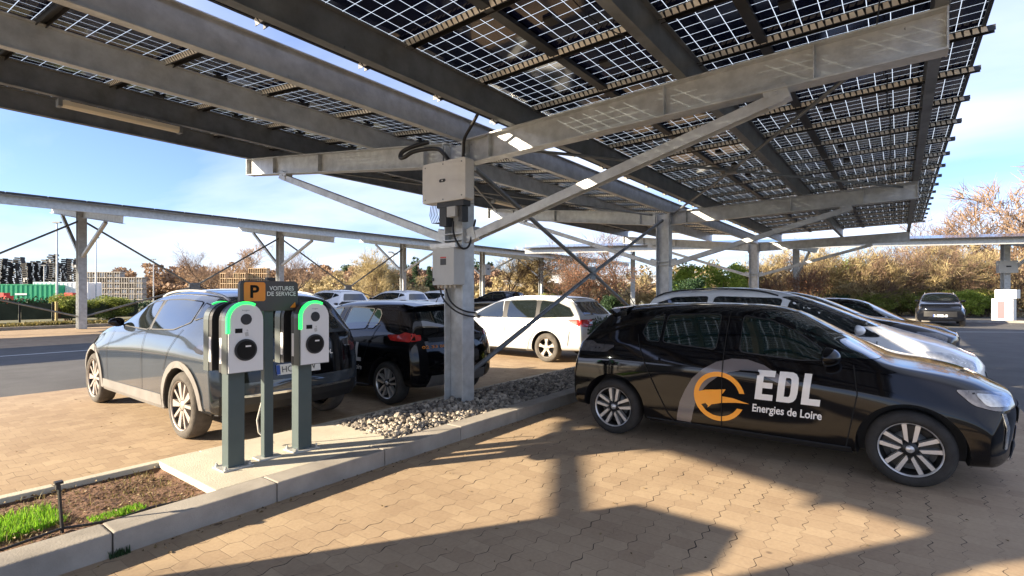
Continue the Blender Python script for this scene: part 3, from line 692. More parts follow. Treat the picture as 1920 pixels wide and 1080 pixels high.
for k in range(500):
    x, y = rl.uniform(-.6, 1.64), rl.uniform(3.93, 4.95); s_ = rl.uniform(.008, .02); a = rl.rand()*6.3; ca, sa = math.cos(a)*s_, math.sin(a)*s_; z = .10
    g.add([(x-ca, y-sa, z), (x+sa*.6, y-ca*.6, z+.01), (x+ca, y+sa, z), (x-sa*.6, y+ca*.6, z+.012)], [(0, 1, 2), (0, 2, 3)])
tag(g.build('fallen_leaves', leafmat('dead_leaves', (.07, .045, .02), (.34, .25, .12), .1)), 'dead leaves and crumbs scattered over paving and earth bed', 'leaves', kind='stuff')
# ---------------------------------------------------------------- cars (local: x forward from the rear axle, y left, z up)
def ip(tab, x):
    return float(np.interp(x, [t[0] for t in tab], [t[1] for t in tab]))
def body_mesh(S, rich=2):
    xe0, xw0, xw1, xe1 = S['xr'], S['xr']+S.get('wr_len', .75), S['xf']-S.get('wf_len', .75), S['xf']
    kf, kr = S['kf'], S['kr']
    def ring(x):
        W, wb, wr = ip(S['W'], x), ip(S['wb_'], x), ip(S['wr'], x)
        top, belt, zb = ip(S['top'], x), ip(S['belt'], x), ip(S['zb'], x)
        crown = .035 if top-belt > .2 else .02
        e = max(.0, top-belt)
        pts = [(0, zb), (.72*W, zb), (W-.05, zb+.01), (W-.012, zb+.09), (W+ip(S.get('bulge', [(0, 0), (1, 0)]), x), .50*belt+.12), (W-.004, belt-.20), (wb+.022, belt-.055), (wb, belt)]
        if e > .2:
            pts += [(wb+(wr+.035-wb)*.52+.012, belt+(e-.10)*.52), (wr+.035, top-crown-.075), (wr-.05, top-crown-.012), (.5*wr, top-.008), (0, top)]
        else:
            pts += [(wb+(wr-wb)*.5, belt+e*.45+.004), (wr, belt+e*.72), (wr-.10, top-crown*.6), (.5*wr, top-.006), (0, top)]
        return pts
    def warp(x, y, z, Wm):
        t = min(1, max(0, (x-xw1)/(xe1-xw1)))
        if t > 0: return x + t*t*(ip(S['front'], z)-xe1) - t*t*kf*abs(y/Wm)**3
        t = min(1, max(0, (xw0-x)/(xw0-xe0)))
        if t > 0: return x + t*t*(ip(S['rear'], z)-xe0) + t*t*kr*abs(y/Wm)**3
        return x
    xs = S['st']; rings = []
    for x in xs:
        Wm = max(t[1] for t in S['W'])
        rings.append([(warp(x, y, z, Wm), y, z) for y, z in ring(x)])
    for end, xe in ((0, xe0), (1, xe1)):
        base = ring(xe); zc = .5*(base[0][1]+base[-1][1]); add = []
        for s in (.90, .5):
            add.append([(warp(xe, y*s, zc+(z-zc)*s, Wm), y*s, zc+(z-zc)*s) for y, z in base])
        if end: rings += add
        else: rings = add[::-1]+rings
    n = len(rings[0]); bm = bmesh.new(); V = []
    for rg in rings:
        row = [bm.verts.new(p) for p in rg]
        mir = [bm.verts.new((p[0], -p[1], p[2])) for p in rg[1:-1]]
        V.append(row+mir[::-1])
    m = len(V[0])
    for i in range(len(V)-1):
        for k in range(m):
            bm.faces.new((V[i][k], V[i][(k+1) % m], V[i+1][(k+1) % m], V[i+1][k]))
    for rg, fl in ((V[0], False), (V[-1], True)):
        # close the ring with a symmetric quad ladder
        for k in range(0, n-1):
            a, b = rg[k], rg[k+1]; c_, d = (rg[m-k-1] if k+1 < n-1 else rg[n-1]), (rg[m-k] if k > 0 else rg[0])
            f = []
            for v in (a, b, c_, d):
                if v not in f: f.append(v)
            if len(f) > 2: bm.faces.new(f if fl else f[::-1])
    cl = bm.edges.layers.float.new('crease_edge')
    for i in range(len(V)-1):
        for k in range(m):
            kk = k if k < n else m-k; w_ = {7: .85, 5: .35, 3: .5, 9: .35}.get(kk, 0)
            if w_:
                e = bm.edges.get((V[i][k], V[i+1][k]))
                if e: e[cl] = w_
    for rg in (V[2], V[-3]):
        for k in range(m):
            e = bm.edges.get((rg[k], rg[(k+1) % m]))
            if e: e[cl] = .35
    bmesh.ops.recalc_face_normals(bm, faces=bm.faces)
    me = bpy.data.meshes.new('body'); bm.to_mesh(me); bm.free()
    o = bpy.data.objects.new('body', me); COL.objects.link(o)
    md = o.modifiers.new('s', 'SUBSURF'); md.levels = rich; md.render_levels = rich
    dg = bpy.context.evaluated_depsgraph_get(); me2 = bpy.data.meshes.new_from_object(o.evaluated_get(dg))
    o.modifiers.clear(); o.data = me2
    return o
class Proj:
    def __init__(s, o):
        s.t = BVHTree.FromPolygons([v.co for v in o.data.vertices], [p.vertices[:] for p in o.data.polygons])
    def hit(s, a, b, ax, off):
        if ax == 'L': o_, d = Vector((a, 3, b)), Vector((0, -1, 0))
        elif ax == 'R': o_, d = Vector((a, -3, b)), Vector((0, 1, 0))
        elif ax == 'F': o_, d = Vector((9, a, b)), Vector((-1, 0, 0))
        elif ax == 'B': o_, d = Vector((-5, a, b)), Vector((1, 0, 0))
        else: o_, d = Vector((a, b, 4)), Vector((0, 0, -1))
        h = s.t.ray_cast(o_, d)
        if h[0] is None:
            h = s.t.find_nearest(o_+d*2.2 if ax in 'LR' else o_+d*(5 if ax != 'T' else 2.8))
        nn = h[1]
        if nn.dot(d) > 0: nn = -nn
        return h[0]+nn*off
def decal(pj, name, shape, ax, m, parent, off=.003, grid=.06, thick=0., smooth=True):
    bm = shape if isinstance(shape, bmesh.types.BMesh) else poly_bm(shape)
    xs = [v.co.x for v in bm.verts]; ys = [v.co.y for v in bm.verts]
    for lo, hi, no in ((min(xs), max(xs), (1, 0, 0)), (min(ys), max(ys), (0, 1, 0))):
        k = math.floor(lo/grid)+1
        while k*grid < hi:
            bmesh.ops.bisect_plane(bm, geom=bm.verts[:]+bm.edges[:]+bm.faces[:], plane_co=Vector(no)*k*grid, plane_no=no, dist=1e-5); k += 1
    for v in bm.verts: v.co = pj.hit(v.co.x, v.co.y, ax, off)
    bmesh.ops.triangulate(bm, faces=[f for f in bm.faces if len(f.verts) > 4])
    if thick:
        bmesh.ops.recalc_face_normals(bm, faces=bm.faces)
        f0 = max(bm.faces, key=lambda f: f.calc_area()); want = {'L': (0, 1, 0), 'R': (0, -1, 0), 'F': (1, 0, 0), 'B': (-1, 0, 0), 'T': (0, 0, 1)}[ax]
        if f0.normal.dot(Vector(want)) < 0: bmesh.ops.reverse_faces(bm, faces=bm.faces)
        bm.normal_update()
        nrm = {v: v.normal.copy() for v in bm.verts}
        r = bmesh.ops.extrude_face_region(bm, geom=bm.faces[:])
        ex = [v for v in r['geom'] if isinstance(v, bmesh.types.BMVert)]
        for v in ex:
            q = min(nrm, key=lambda u: (u.co-v.co).length_squared) if len(nrm) < 400 else None
            v.co += (nrm[q] if q else Vector(want))*thick
    me = bpy.data.meshes.new(name); bm.to_mesh(me); bm.free(); me.materials.append(m)
    if smooth and not thick: me.polygons.foreach_set('use_smooth', [True]*len(me.polygons))
    return link(bpy.data.objects.new(name, me), parent)
def strip(pts, w):
    # polygons of a thin band along a polyline
    out = []
    for (a, b), (c, d) in zip(pts[:-1], pts[1:]):
        L_ = math.hypot(c-a, d-b); nx, ny = -(d-b)/L_*w/2, (c-a)/L_*w/2
        out.append([(a+nx, b+ny), (a-nx, b-ny), (c-nx, d-ny), (c+nx, d+ny)])
    return out
def smoothp(pts, n=5):
    # closed Catmull-Rom through points
    out = []; m = len(pts)
    for i in range(m):
        p0, p1, p2, p3 = [pts[(i+k-1) % m] for k in range(4)]
        for j in range(n):
            t = j/n
            out.append(tuple(.5*((2*p1[k])+(-p0[k]+p2[k])*t+(2*p0[k]-5*p1[k]+4*p2[k]-p3[k])*t*t+(-p0[k]+3*p1[k]-3*p2[k]+p3[k])*t**3) for k in (0, 1)))
    return out
def rounded(pts, f=.18):
    out = []; m = len(pts)
    for i in range(m):
        a, b, c = [Vector(pts[(i+k-1) % m]) for k in range(3)]
        for t in (0, .25, .5, .75, 1):
            p = b.lerp(a, f)*(1-t)**2 + b*2*t*(1-t) + b.lerp(c, f)*t*t
            out.append((p.x, p.y))
    return out
WH = {}
def wheel_meshes(S):
    key = (S['R'], S['rim'], S['rubber'])
    if key in WH: return WH[key]
    r, tw = S['R'], .105; rr = r*S.get('rimf', .70)
    t = MB(); t.lathe([(rr, -tw+.012), (rr+.02, -tw), (r-.05, -tw-.004), (r-.018, -tw+.012), (r, -tw+.04), (r, tw-.04), (r-.018, tw-.012), (r-.05, tw+.004), (rr+.02, tw), (rr, tw-.012)], 48, closed=True)
    ty = t.build('tyre', M[S['rubber']])
    # rim: outer side is +y of the wheel object
    b = MB(); b.lathe([(rr+.002, tw-.004), (rr-.005, tw-.008), (rr-.009, tw-.02)], 48, 0); b.lathe([(rr-.009, tw-.02), (rr-.022, tw-.04), (rr-.03, -tw*.2), (rr-.03, -tw+.02)], 48, 1)
    b.lathe([(rr-.03, -.02), (.13, -.03), (.0, -.03)], 32, 1)
    b.lathe([(.13, -.028), (.135, -.005), (.06, -.005)], 32, 2)         # brake disc
    st = S['rim']; y0, y1 = tw-.075, tw-.022
    def spoke(poly, a, mi, ya=y0, yb=y1):
        ca, sa = math.cos(a), math.sin(a)
        vs = [(p[0]*ca-p[1]*sa, y, p[0]*sa+p[1]*ca) for y in (ya, yb) for p in poly]; n = len(poly)
        b.add(vs, [tuple(range(n)), tuple(range(2*n-1, n-1, -1))]+[(i, (i+1) % n, (i+1) % n+n, i+n) for i in range(n)], mi)
    if st == 'double':
        for k in range(5):
            a = 2*PI*k/5+.35
            spoke([(.05, -.045), (rr-.02, -.06), (rr-.02, .06), (.05, .045)], a, 3, y0-.02, y0+.0)
            for sgn in (1, -1):
                spoke([(.055, sgn*.012), (.07, sgn*.040), (rr-.008, sgn*.064), (rr-.008, sgn*.030)] if sgn > 0 else [(.055, -.012), (rr-.008, -.030), (rr-.008, -.064), (.07, -.040)], a, 0)
        b.lathe([(.062, y1-.02), (.055, y1-.006), (.0, y1-.004)], 20, 3); b.lathe([(.03, y1-.004), (.026, y1+.003), (0, y1+.004)], 16, 0)
    elif st == 'ten':
        for k in range(10):
            a = 2*PI*k/10
            wdt = .015 if k % 2 else .040
            spoke([(.05, -.016), (rr-.015, -wdt), (rr-.015, wdt), (.05, .016)], a, 0)
        b.lathe([(.07, y1-.02), (.06, y1), (.0, y1)], 20, 0)
    else:
        for k in range(5):
            spoke([(.04, -.03), (rr*.55, -.024), (rr-.015, -.045), (rr-.015, .045), (rr*.55, .024), (.04, .03)], 2*PI*k/5+.3, 0)
        b.lathe([(.07, y1-.02), (.06, y1), (.0, y1)], 20, 0)
    rim = b.build('rim', [M[S.get('alloy', 'alloy')], M['alloy_black'], M['steel_dark'], M['alloy_black']])
    WH[key] = (ty.data, rim.data); bpy.data.objects.remove(ty); bpy.data.objects.remove(rim)
    return WH[key]
def mirror_bm():
    bm = bmesh.new(); bmesh.ops.create_icosphere(bm, subdivisions=3, radius=1)
    for v in bm.verts:
        x, y, z = v.co
        v.co = Vector((x*.11*(1.0 if x > 0 else .35), y*.125, z*.082*(1-.25*y)))
    return bm
def make_car(S, name, label, text=None):
    root = empty(name); tag(root, label, S.get('cat', 'car'), S.get('group'))
    body = body_mesh(S); body.parent = root; pj = Proj(body); PM = M[S['paint']]
    body.data.materials.clear(); body.data.materials.append(PM); body.data.materials.append(M['trim_black'])
    # wheel arches cut into the closed shell
    Wm = max(t[1] for t in S['W']); ra = S['R']+S.get('arch', .05)
    cut = MB()
    for x in (0, S['wb']):
        for sg in (1, -1):
            y0, y1 = sorted((sg*(Wm-.30), sg*(Wm+.3)))
            cut.lathe([(0.0005, y0), (ra, y0), (ra, y1), (.0005, y1)], 48, 0, (x, 0, S['R']-.005), sm=False, closed=True)
    co = cut.build('cutter', M['trim_black'])
    md = body.modifiers.new('b', 'BOOLEAN'); md.operation = 'DIFFERENCE'; md.object = co; md.solver = 'EXACT'; md.material_mode = 'TRANSFER'
    me = bpy.data.meshes.new_from_object(body.evaluated_get(bpy.context.evaluated_depsgraph_get()))
    body.modifiers.clear(); body.data = me; bpy.data.objects.remove(co)
    bm = bmesh.new(); bm.from_mesh(me); bmesh.ops.remove_doubles(bm, verts=bm.verts, dist=2e-4)
    for f in bm.faces: f.smooth = True
    for e in bm.edges: e.smooth = not (len(e.link_faces) == 2 and e.calc_face_angle(0) > .6)
    bm.to_mesh(me); bm.free()
    G_ = M[S.get('glass', 'glass')]
    D = lambda n, s, a, m, par=root, **k: decal(pj, n, s, a, m, par, **k)
    for a in 'LR':
        for p in S['side_windows']:
            sw = D('side_window', rounded(p, .10), a, G_, off=.005)
            D('window_seal', strip([q for q in rounded(p, .10)]+[rounded(p, .10)[0]], .012), a, M[S.get('seal', 'trim_black')], par=sw, off=.0065, grid=.5)
        for p in S.get('pillars', []): D('door_pillar', p, a, M['trim_black'], off=.0035)
        for i, p in enumerate(S['seams']): 
            o = D('door_seam', strip(p, .009), a, M['seam'], off=.0066, grid=.04)
        for p in S['headlight']: D('headlight', rounded(p, .22), a, M[S.get('lamp', 'lamp_glass')], off=.006, grid=.04)
        for p in S.get('lamp_inner', []): D('lamp_reflector', rounded(p, .25), a, M['lamp_glass'], off=.009, grid=.04)
        for p in S['taillight']: D('taillight', rounded(p, .2), a, M[S.get('tail', 'lamp_red')], off=.006, grid=.04)
        for (x, z) in S['handles']:
            D('door_handle', rrect(x-.09, x+.09, z-.016, z+.016, .014, 3), a, M[S.get('handle', S['paint'])], off=.004, thick=.026, grid=.05)
        sg = 1 if a == 'L' else -1
        if S.get('cladding'):
            for x in (0, S['wb']):
                a0, a1 = (-18, 198)
                zc = S['R']-.005; o_ = arc(x, zc, ra+.075, a0, a1, 22); i_ = arc(x, zc, ra+.004, a1, a0, 22)
                D('wheel_arch_trim', o_+i_, a, M[S['cladding']], off=.002, thick=.014, grid=.5)
            x0, x1 = ra+.06, S['wb']-ra-.06; zb = ip(S['zb'], 1.)
            D('sill_trim', [(x0, zb+.06), (x1, zb+.06), (x1-.03, zb+.20), (x0+.02, zb+.22)], a, M[S['cladding']], off=.002, thick=.010, grid=.3)
        else:
            x0, x1 = ra+.02, S['wb']-ra-.02; zb = ip(S['zb'], 1.)
            D('sill_trim', [(x0, zb+.025), (x1, zb+.025), (x1-.01, zb+.075), (x0+.01, zb+.075)], a, M['trim_black'], off=.003, thick=.012, grid=.3)
        mx, mz = S['mirror']; c = pj.hit(mx+.02, mz-.03, a, 0)
        bmm = mirror_bm(); me_ = bpy.data.meshes.new('wing_mirror')
        if sg < 0:
            for v in bmm.verts: v.co.y *= -1
            bmesh.ops.reverse_faces(bmm, faces=bmm.faces)
        for f in bmm.faces: f.smooth = True
        st = MB().beam((0, -sg*.13, -.055), (0, -sg*.02, -.03), .07, .03)
        tmp = bpy.data.meshes.new('x'); tmp.from_pydata([tuple(v) for v in st.v], [], st.f); bmm.from_mesh(tmp)
        bmm.to_mesh(me_); bmm.free(); me_.materials.append(M[S.get('mirror_mat', S['paint'])])
        ms = S.get('mscale', 1.0); mo = link(bpy.data.objects.new('wing_mirror', me_), root); mo.location = (mx, c.y+sg*.13*ms, mz); mo.scale = (ms,)*3
        if S.get('rails'):
            xs = S['rails']; pts = []
            for k in range(15):
                x = xs[0]+(xs[1]-xs[0])*k/14; h = pj.hit(x, sg*S['rail_y'], 'T', .0); pts.append((h.x, h.y, h.z+.028*math.sin(PI*k/14)**.4+.004))
            MB().tube(pts, .014, 6).build('roof_rail', M[S['rail_mat']], root)
    for nm, key, ax in (('windscreen', 'windscreen', 'F'), ('rear_window', 'rear_window', 'B')):
        if S.get(key):
            p = S[key]; D(nm, rounded([(y, z) for y, z in p]+[(-y, z) for y, z in p[::-1]], .08), ax, G_, off=.005)
    for nm, ax, p, m_, th in S.get('extra', []):
        D(nm, p, ax, M[m_], off=.004, thick=th, grid=.08)
        if not S.get('nomirror_extra'): pass
    for sgn, key, ax in ((1, 'plate_f', 'F'), (-1, 'plate_b', 'B')):
        if S.get(key):
            z, txt = S[key]; pr = D('number_plate', rrect(-.26, .26, z-.055, z+.055, .01, 2), ax, M['plate'], off=.012, grid=.3)
            bm_ = fit_text(txt, -.2, .2, z-.032, z+.032)
            if ax == 'F':
                pass
            else:
                for v in bm_.verts: v.co.x *= -1
            D('plate_text', bm_, ax, M['plate_ink'], par=pr, off=.0145, grid=1.)
            D('plate_band', [(sgn*-.26, z-.05), (sgn*-.22, z-.05), (sgn*-.22, z+.05), (sgn*-.26, z+.05)], ax, M['plate_blue'], par=pr, off=.0145, grid=1.)
    ty, rm = wheel_meshes(S)
    for x in (0, S['wb']):
        for sg in (1, -1):
            w_ = link(bpy.data.objects.new('wheel', ty), root); w_.location = (x, sg*(Wm-.118), S['R']-.003)
            w_.rotation_euler = (0, 0, 0 if sg > 0 else PI)
            link(bpy.data.objects.new('rim', rm), w_)
    root['_pj'] = 0
    del root['_pj']
    return root, pj
def block_letters(x0, x1, z0, z1):
    # heavy condensed slanted E, D and L
    P = []; sh = .16
    def q(u, v): return (u, v)
    def rect(a, b, c, d): P.append([(a, c), (b, c), (b, d), (a, d)])
    rect(0, .30, 0, 1); rect(.301, .78, .80, 1); rect(.301, .72, .41, .60); rect(.301, .78, 0, .20)
    rect(.95, 1.25, 0, 1)
    o = [(1.251, 1), (1.50, 1), (1.66, .95), (1.76, .84), (1.80, .66), (1.80, .34), (1.76, .16), (1.66, .05), (1.50, 0), (1.251, 0)]
    n = [(1.251, .81), (1.40, .81), (1.46, .79), (1.49, .74), (1.50, .64), (1.50, .36), (1.49, .26), (1.46, .21), (1.40, .19), (1.251, .19)]
    for i in range(len(o)-1): P.append([o[i], o[i+1], n[i+1], n[i]])
    rect(1.98, 2.28, 0, 1); rect(2.281, 2.74, 0, .21)
    s = (x1-x0)/(2.74+sh*.0)
    return poly_bm([[(x0+(u+sh*v-.0)*s*.97, z0+v*(z1-z0)) for u, v in p] for p in P])
def livery(pj, root):
    # orange ring with a bolt, grey sweep and the company lettering, on both sides
    for a in 'LR':
        sg = 1 if a == 'R' else -1; X = lambda x: 1.13+sg*(x-1.13) if a == 'R' else 1.22-(x-1.13)
        fx = (lambda x: x) if a == 'R' else (lambda x: 2.50-x)
        def MP(P): return [(fx(x), z) for x, z in P]
        outer = [(.71, .225), (.72, .33), (.745, .45), (.80, .58), (.87, .70), (.97, .80), (1.10, .88), (1.24, .92), (1.38, .92), (1.52, .88), (1.66, .80), (1.76, .72)]
        inner = [(1.69, .71), (1.57, .765), (1.45, .805), (1.33, .815), (1.22, .795), (1.115, .74), (1.02, .66), (.945, .56), (.90, .45), (.875, .35), (.865, .29), (.84, .225)]
        decal(pj, 'grey_sweep_graphic', MP(outer+inner), a, M['vinyl_grey'], root, off=.0022, grid=.045)
        cx, cz = 1.125, .55
        ring = arc(cx, cz, .235, 6, 340, 40)+arc(cx, cz, .190, 332, 14, 40)
        ring = arc(cx, cz, .237, 12, 335, 44)+arc(cx, cz, .192, 330, 14, 44)
        decal(pj, 'orange_ring_logo', MP(ring), a, M['logo'], root, off=.0036, grid=.05)
        bolt = [(.915, .575), (1.0, .60), (1.19, .625), (1.145, .555), (1.25, .548), (1.40, .51), (1.28, .508), (1.15, .49), (1.06, .465), (1.02, .43), (1.03, .48), (.96, .455), (.91, .50)]
        decal(pj, 'orange_bolt_logo', MP(bolt), a, M['logo'], root, off=.0046, grid=.05)
        for t, x0, x1, z0, z1, bo, nm in (('EDL', 1.445, 1.985, .565, .835, .075, 'company_initials'), ('Energies de Loire', 1.425, 1.985, .425, .52, .022, 'company_name')):
            b = fit_text(t, x0, x1, z0, z1, bo, .10) if t != 'EDL' else block_letters(x0, x1, z0, z1)
            if a == 'L':
                # readable from the other side: mirror the place, not the letters
                for v in b.verts: v.co.x = 2.50-(x1-(v.co.x-x0))
                for v in b.verts: v.co.x = 2*(2.50-(x0+x1)/2)-v.co.x
            decal(pj, nm, b, a, M['vinyl_white'], root, off=.0095, grid=.035)
    return root
HB = dict(paint='black_paint', wb=2.59, R=.300, rim='double', rubber='rubber', rimf=.705, arch=.066, xr=-.66, xf=3.42, kf=.27, kr=.20, wf_len=.75, wr_len=.95,
    st=[-.66, -.60, -.45, -.2, 0., .25, .6, .95, 1.3, 1.5, 1.68, 1.85, 2.15, 2.36, 2.48, 2.7, 2.95, 3.15, 3.33, 3.42],
    W=[(-.66, .84), (0, .872), (2.6, .872), (3.42, .83)], wb_=[(-.66, .76), (0, .80), (1.3, .80), (2.4, .79), (2.9, .77), (3.42, .72)],
    wr=[(-.66, .52), (.3, .545), (1.5, .575), (1.8, .62), (2.4, .73), (2.7, .67), (3.42, .58)], bulge=[(-.6, .0), (-.25, .008), (0, .014), (.4, .0), (.8, -.014), (1.7, -.014), (2.2, .0), (2.59, .014), (3., .0)],
    top=[(-.66, 1.37), (-.3, 1.40), (.1, 1.428), (.6, 1.447), (1.1, 1.45), (1.42, 1.435), (1.64, 1.398), (2.46, .955), (2.7, .925), (3., .885), (3.2, .835), (3.42, .75)],
    belt=[(-.66, .98), (0., 1.01), (1.3, .975), (2.1, .925), (2.4, .905), (2.8, .85), (3.1, .78), (3.42, .68)], zb=[(-.66, .26), (0, .22), (.6, .175), (2., .175), (2.8, .19), (3.42, .21)],
    front=[(.15, 3.20), (.25, 3.28), (.45, 3.31), (.6, 3.32), (.7, 3.29), (.78, 3.22)], rear=[(.2, -.58), (.35, -.66), (.6, -.68), (.78, -.64), (.9, -.60), (1.0, -.55), (1.1, -.44), (1.25, -.28), (1.34, -.20), (1.42, -.24)],
    side_windows=[[(1.30, .985), (1.30, 1.325), (1.56, 1.285), (1.80, 1.17), (1.96, 1.06), (2.02, .955), (1.8, .945)], [(.54, 1.03), (.54, 1.315), (1.09, 1.335), (1.08, .99)], [(.30, 1.12), (.33, 1.24), (.41, 1.30), (.50, 1.315), (.50, 1.035), (.37, 1.04)]],
    seams=[[(1.17, 1.36), (1.16, .98), (1.15, .27)], [(2.21, .93), (2.24, .70), (2.16, .25)], [(.25, 1.1), (.33, .90), (.50, .55), (.62, .32), (.70, .24)], [(.5, .235), (2.14, .235)]],
    headlight=[[(2.86, .80), (3.06, .79), (3.22, .745), (3.235, .665), (3.10, .655), (2.97, .69)]], lamp='lamp_dark', lamp_inner=[[(2.98, .775), (3.08, .765), (3.20, .73), (3.19, .685), (3.05, .685)]],
    taillight=[[(-.45, .99), (-.30, 1.01), (-.18, .96), (-.20, .90), (-.44, .88)]], tail='lamp_dark',
    handles=[(.44, .86), (1.40, .80)], mirror=(2.02, 1.0), mirror_mat='black_paint', glass='glass_tint',
    windscreen=[(.775, .985), (.71, 1.14), (.63, 1.29), (.53, 1.362)], rear_window=[(.55, 1.06), (.50, 1.18), (.44, 1.29)],
    plate_b=(.60, 'GK 482 RX'), plate_f=(.42, 'GK 482 RX'),
    extra=[('grille', 'F', [(-.38, .52), (.38, .52), (.44, .66), (-.44, .66)], 'trim_black', .006),
           ('lower_grille', 'F', [(-.5, .26), (.5, .26), (.42, .38), (-.42, .38)], 'trim_black', .006),
           ('daylight_strip', 'R', [(3.135, .64), (3.155, .64), (3.185, .52), (3.17, .36), (3.155, .36), (3.163, .52)], 'lamp_glass', .006),
           ('daylight_strip', 'L', [(3.135, .64), (3.155, .64), (3.185, .52), (3.17, .36), (3.155, .36), (3.163, .52)], 'lamp_glass', .006),
           ('rear_badge_band', 'B', [(-.55, .87), (.55, .87), (.55, .93), (-.55, .93)], 'trim_black', .004),
           ('rear_diffuser', 'B', [(-.6, .27), (.6, .27), (.55, .42), (-.55, .42)], 'trim_grey', .006)])
SUV = dict(paint='suv_paint', mscale=.72, wb=3.0, R=.355, rim='ten', rubber='rubber_dusty', alloy='alloy_dusty', rimf=.74, arch=.05, xr=-.80, xf=3.82, kf=.30, kr=.22, wf_len=.85, wr_len=.95,
    st=[-.80, -.74, -.55, -.25, 0., .3, .7, 1.1, 1.45, 1.7, 1.95, 2.3, 2.55, 2.75, 3.0, 3.3, 3.55, 3.73, 3.82],
    W=[(-.8, .88), (0, .925), (3., .925), (3.82, .86)], wb_=[(-.8, .80), (0, .86), (1.3, .87), (2.6, .84), (3.82, .74)],
    wr=[(-.8, .56), (.3, .60), (1.5, .62), (1.8, .63), (2.6, .76), (3., .74), (3.82, .62)],
    top=[(-.8, 1.52), (-.4, 1.565), (.1, 1.60), (.6, 1.615), (1.1, 1.605), (1.5, 1.56), (1.8, 1.475), (2.55, 1.135), (2.9, 1.09), (3.3, 1.02), (3.6, .94), (3.82, .86)],
    belt=[(-.8, 1.10), (0., 1.10), (1.3, 1.07), (2.1, 1.05), (2.6, 1.03), (3.1, .97), (3.5, .88), (3.82, .78)], zb=[(-.8, .30), (0, .25), (.6, .20), (2.4, .20), (3.2, .22), (3.82, .26)],
    front=[(.2, 3.72), (.35, 3.80), (.6, 3.82), (.8, 3.80), (.9, 3.74)], rear=[(.25, -.70), (.4, -.80), (.65, -.80), (.85, -.76), (1.05, -.73), (1.2, -.66), (1.35, -.55), (1.5, -.50), (1.6, -.52)],
    side_windows=[[(2.25, 1.13), (1.98, 1.24), (1.70, 1.36), (1.40, 1.435), (1.12, 1.46), (1.06, 1.11)], [(1.0, 1.12), (1.03, 1.465), (.55, 1.475), (.05, 1.45), (.03, 1.23), (.36, 1.14)], [(-.01, 1.25), (-.01, 1.44), (-.26, 1.39), (-.36, 1.34)]],
    pillars=[[(1.0, 1.12), (1.06, 1.11), (1.12, 1.46), (1.03, 1.465)]],
    seams=[[(1.10, 1.1), (1.08, .8), (1.08, .30)], [(2.30, 1.05), (2.36, .8), (2.34, .30)], [(.12, 1.15), (.30, .92), (.42, .70)]],
    headlight=[[(3.2, .93), (3.5, .90), (3.62, .84), (3.6, .76), (3.35, .80)]], taillight=[[(-.66, 1.0), (-.35, 1.02), (-.25, .97), (-.35, .93), (-.66, .90)]], lamp='lamp_dark', tail='lamp_dark',
    handles=[], mirror=(2.12, 1.17), mirror_mat='black_paint', glass='glass', cladding='trim_grey', rails=(-.35, 1.45), rail_y=.56, rail_mat='steel_new',
    windscreen=[(.72, 1.19), (.66, 1.32), (.58, 1.46), (.54, 1.48)], rear_window=[(.62, 1.12), (.58, 1.25), (.50, 1.42)],
    plate_b=(.72, 'HC 813 FV'), plate_f=(.5, 'HC 813 FV'),
    extra=[('tailgate_panel', 'B', [(-.76, .62), (.76, .62), (.78, 1.0), (.7, 1.08), (-.7, 1.08), (-.78, 1.0)], 'black_paint', .0),
           ('rear_bumper_trim', 'B', [(-.78, .28), (.78, .28), (.80, .50), (-.80, .50)], 'trim_black', .012),
           ('bumper_bright_strip', 'B', [(-.70, .475), (.70, .475), (.71, .50), (-.71, .50)], 'chrome', .018),
           ('grille', 'F', [(-.6, .45), (.6, .45), (.6, .7), (-.6, .7)], 'trim_black', .006)])
def variant(base, **k):
    d = dict(base); d.update(k); return d
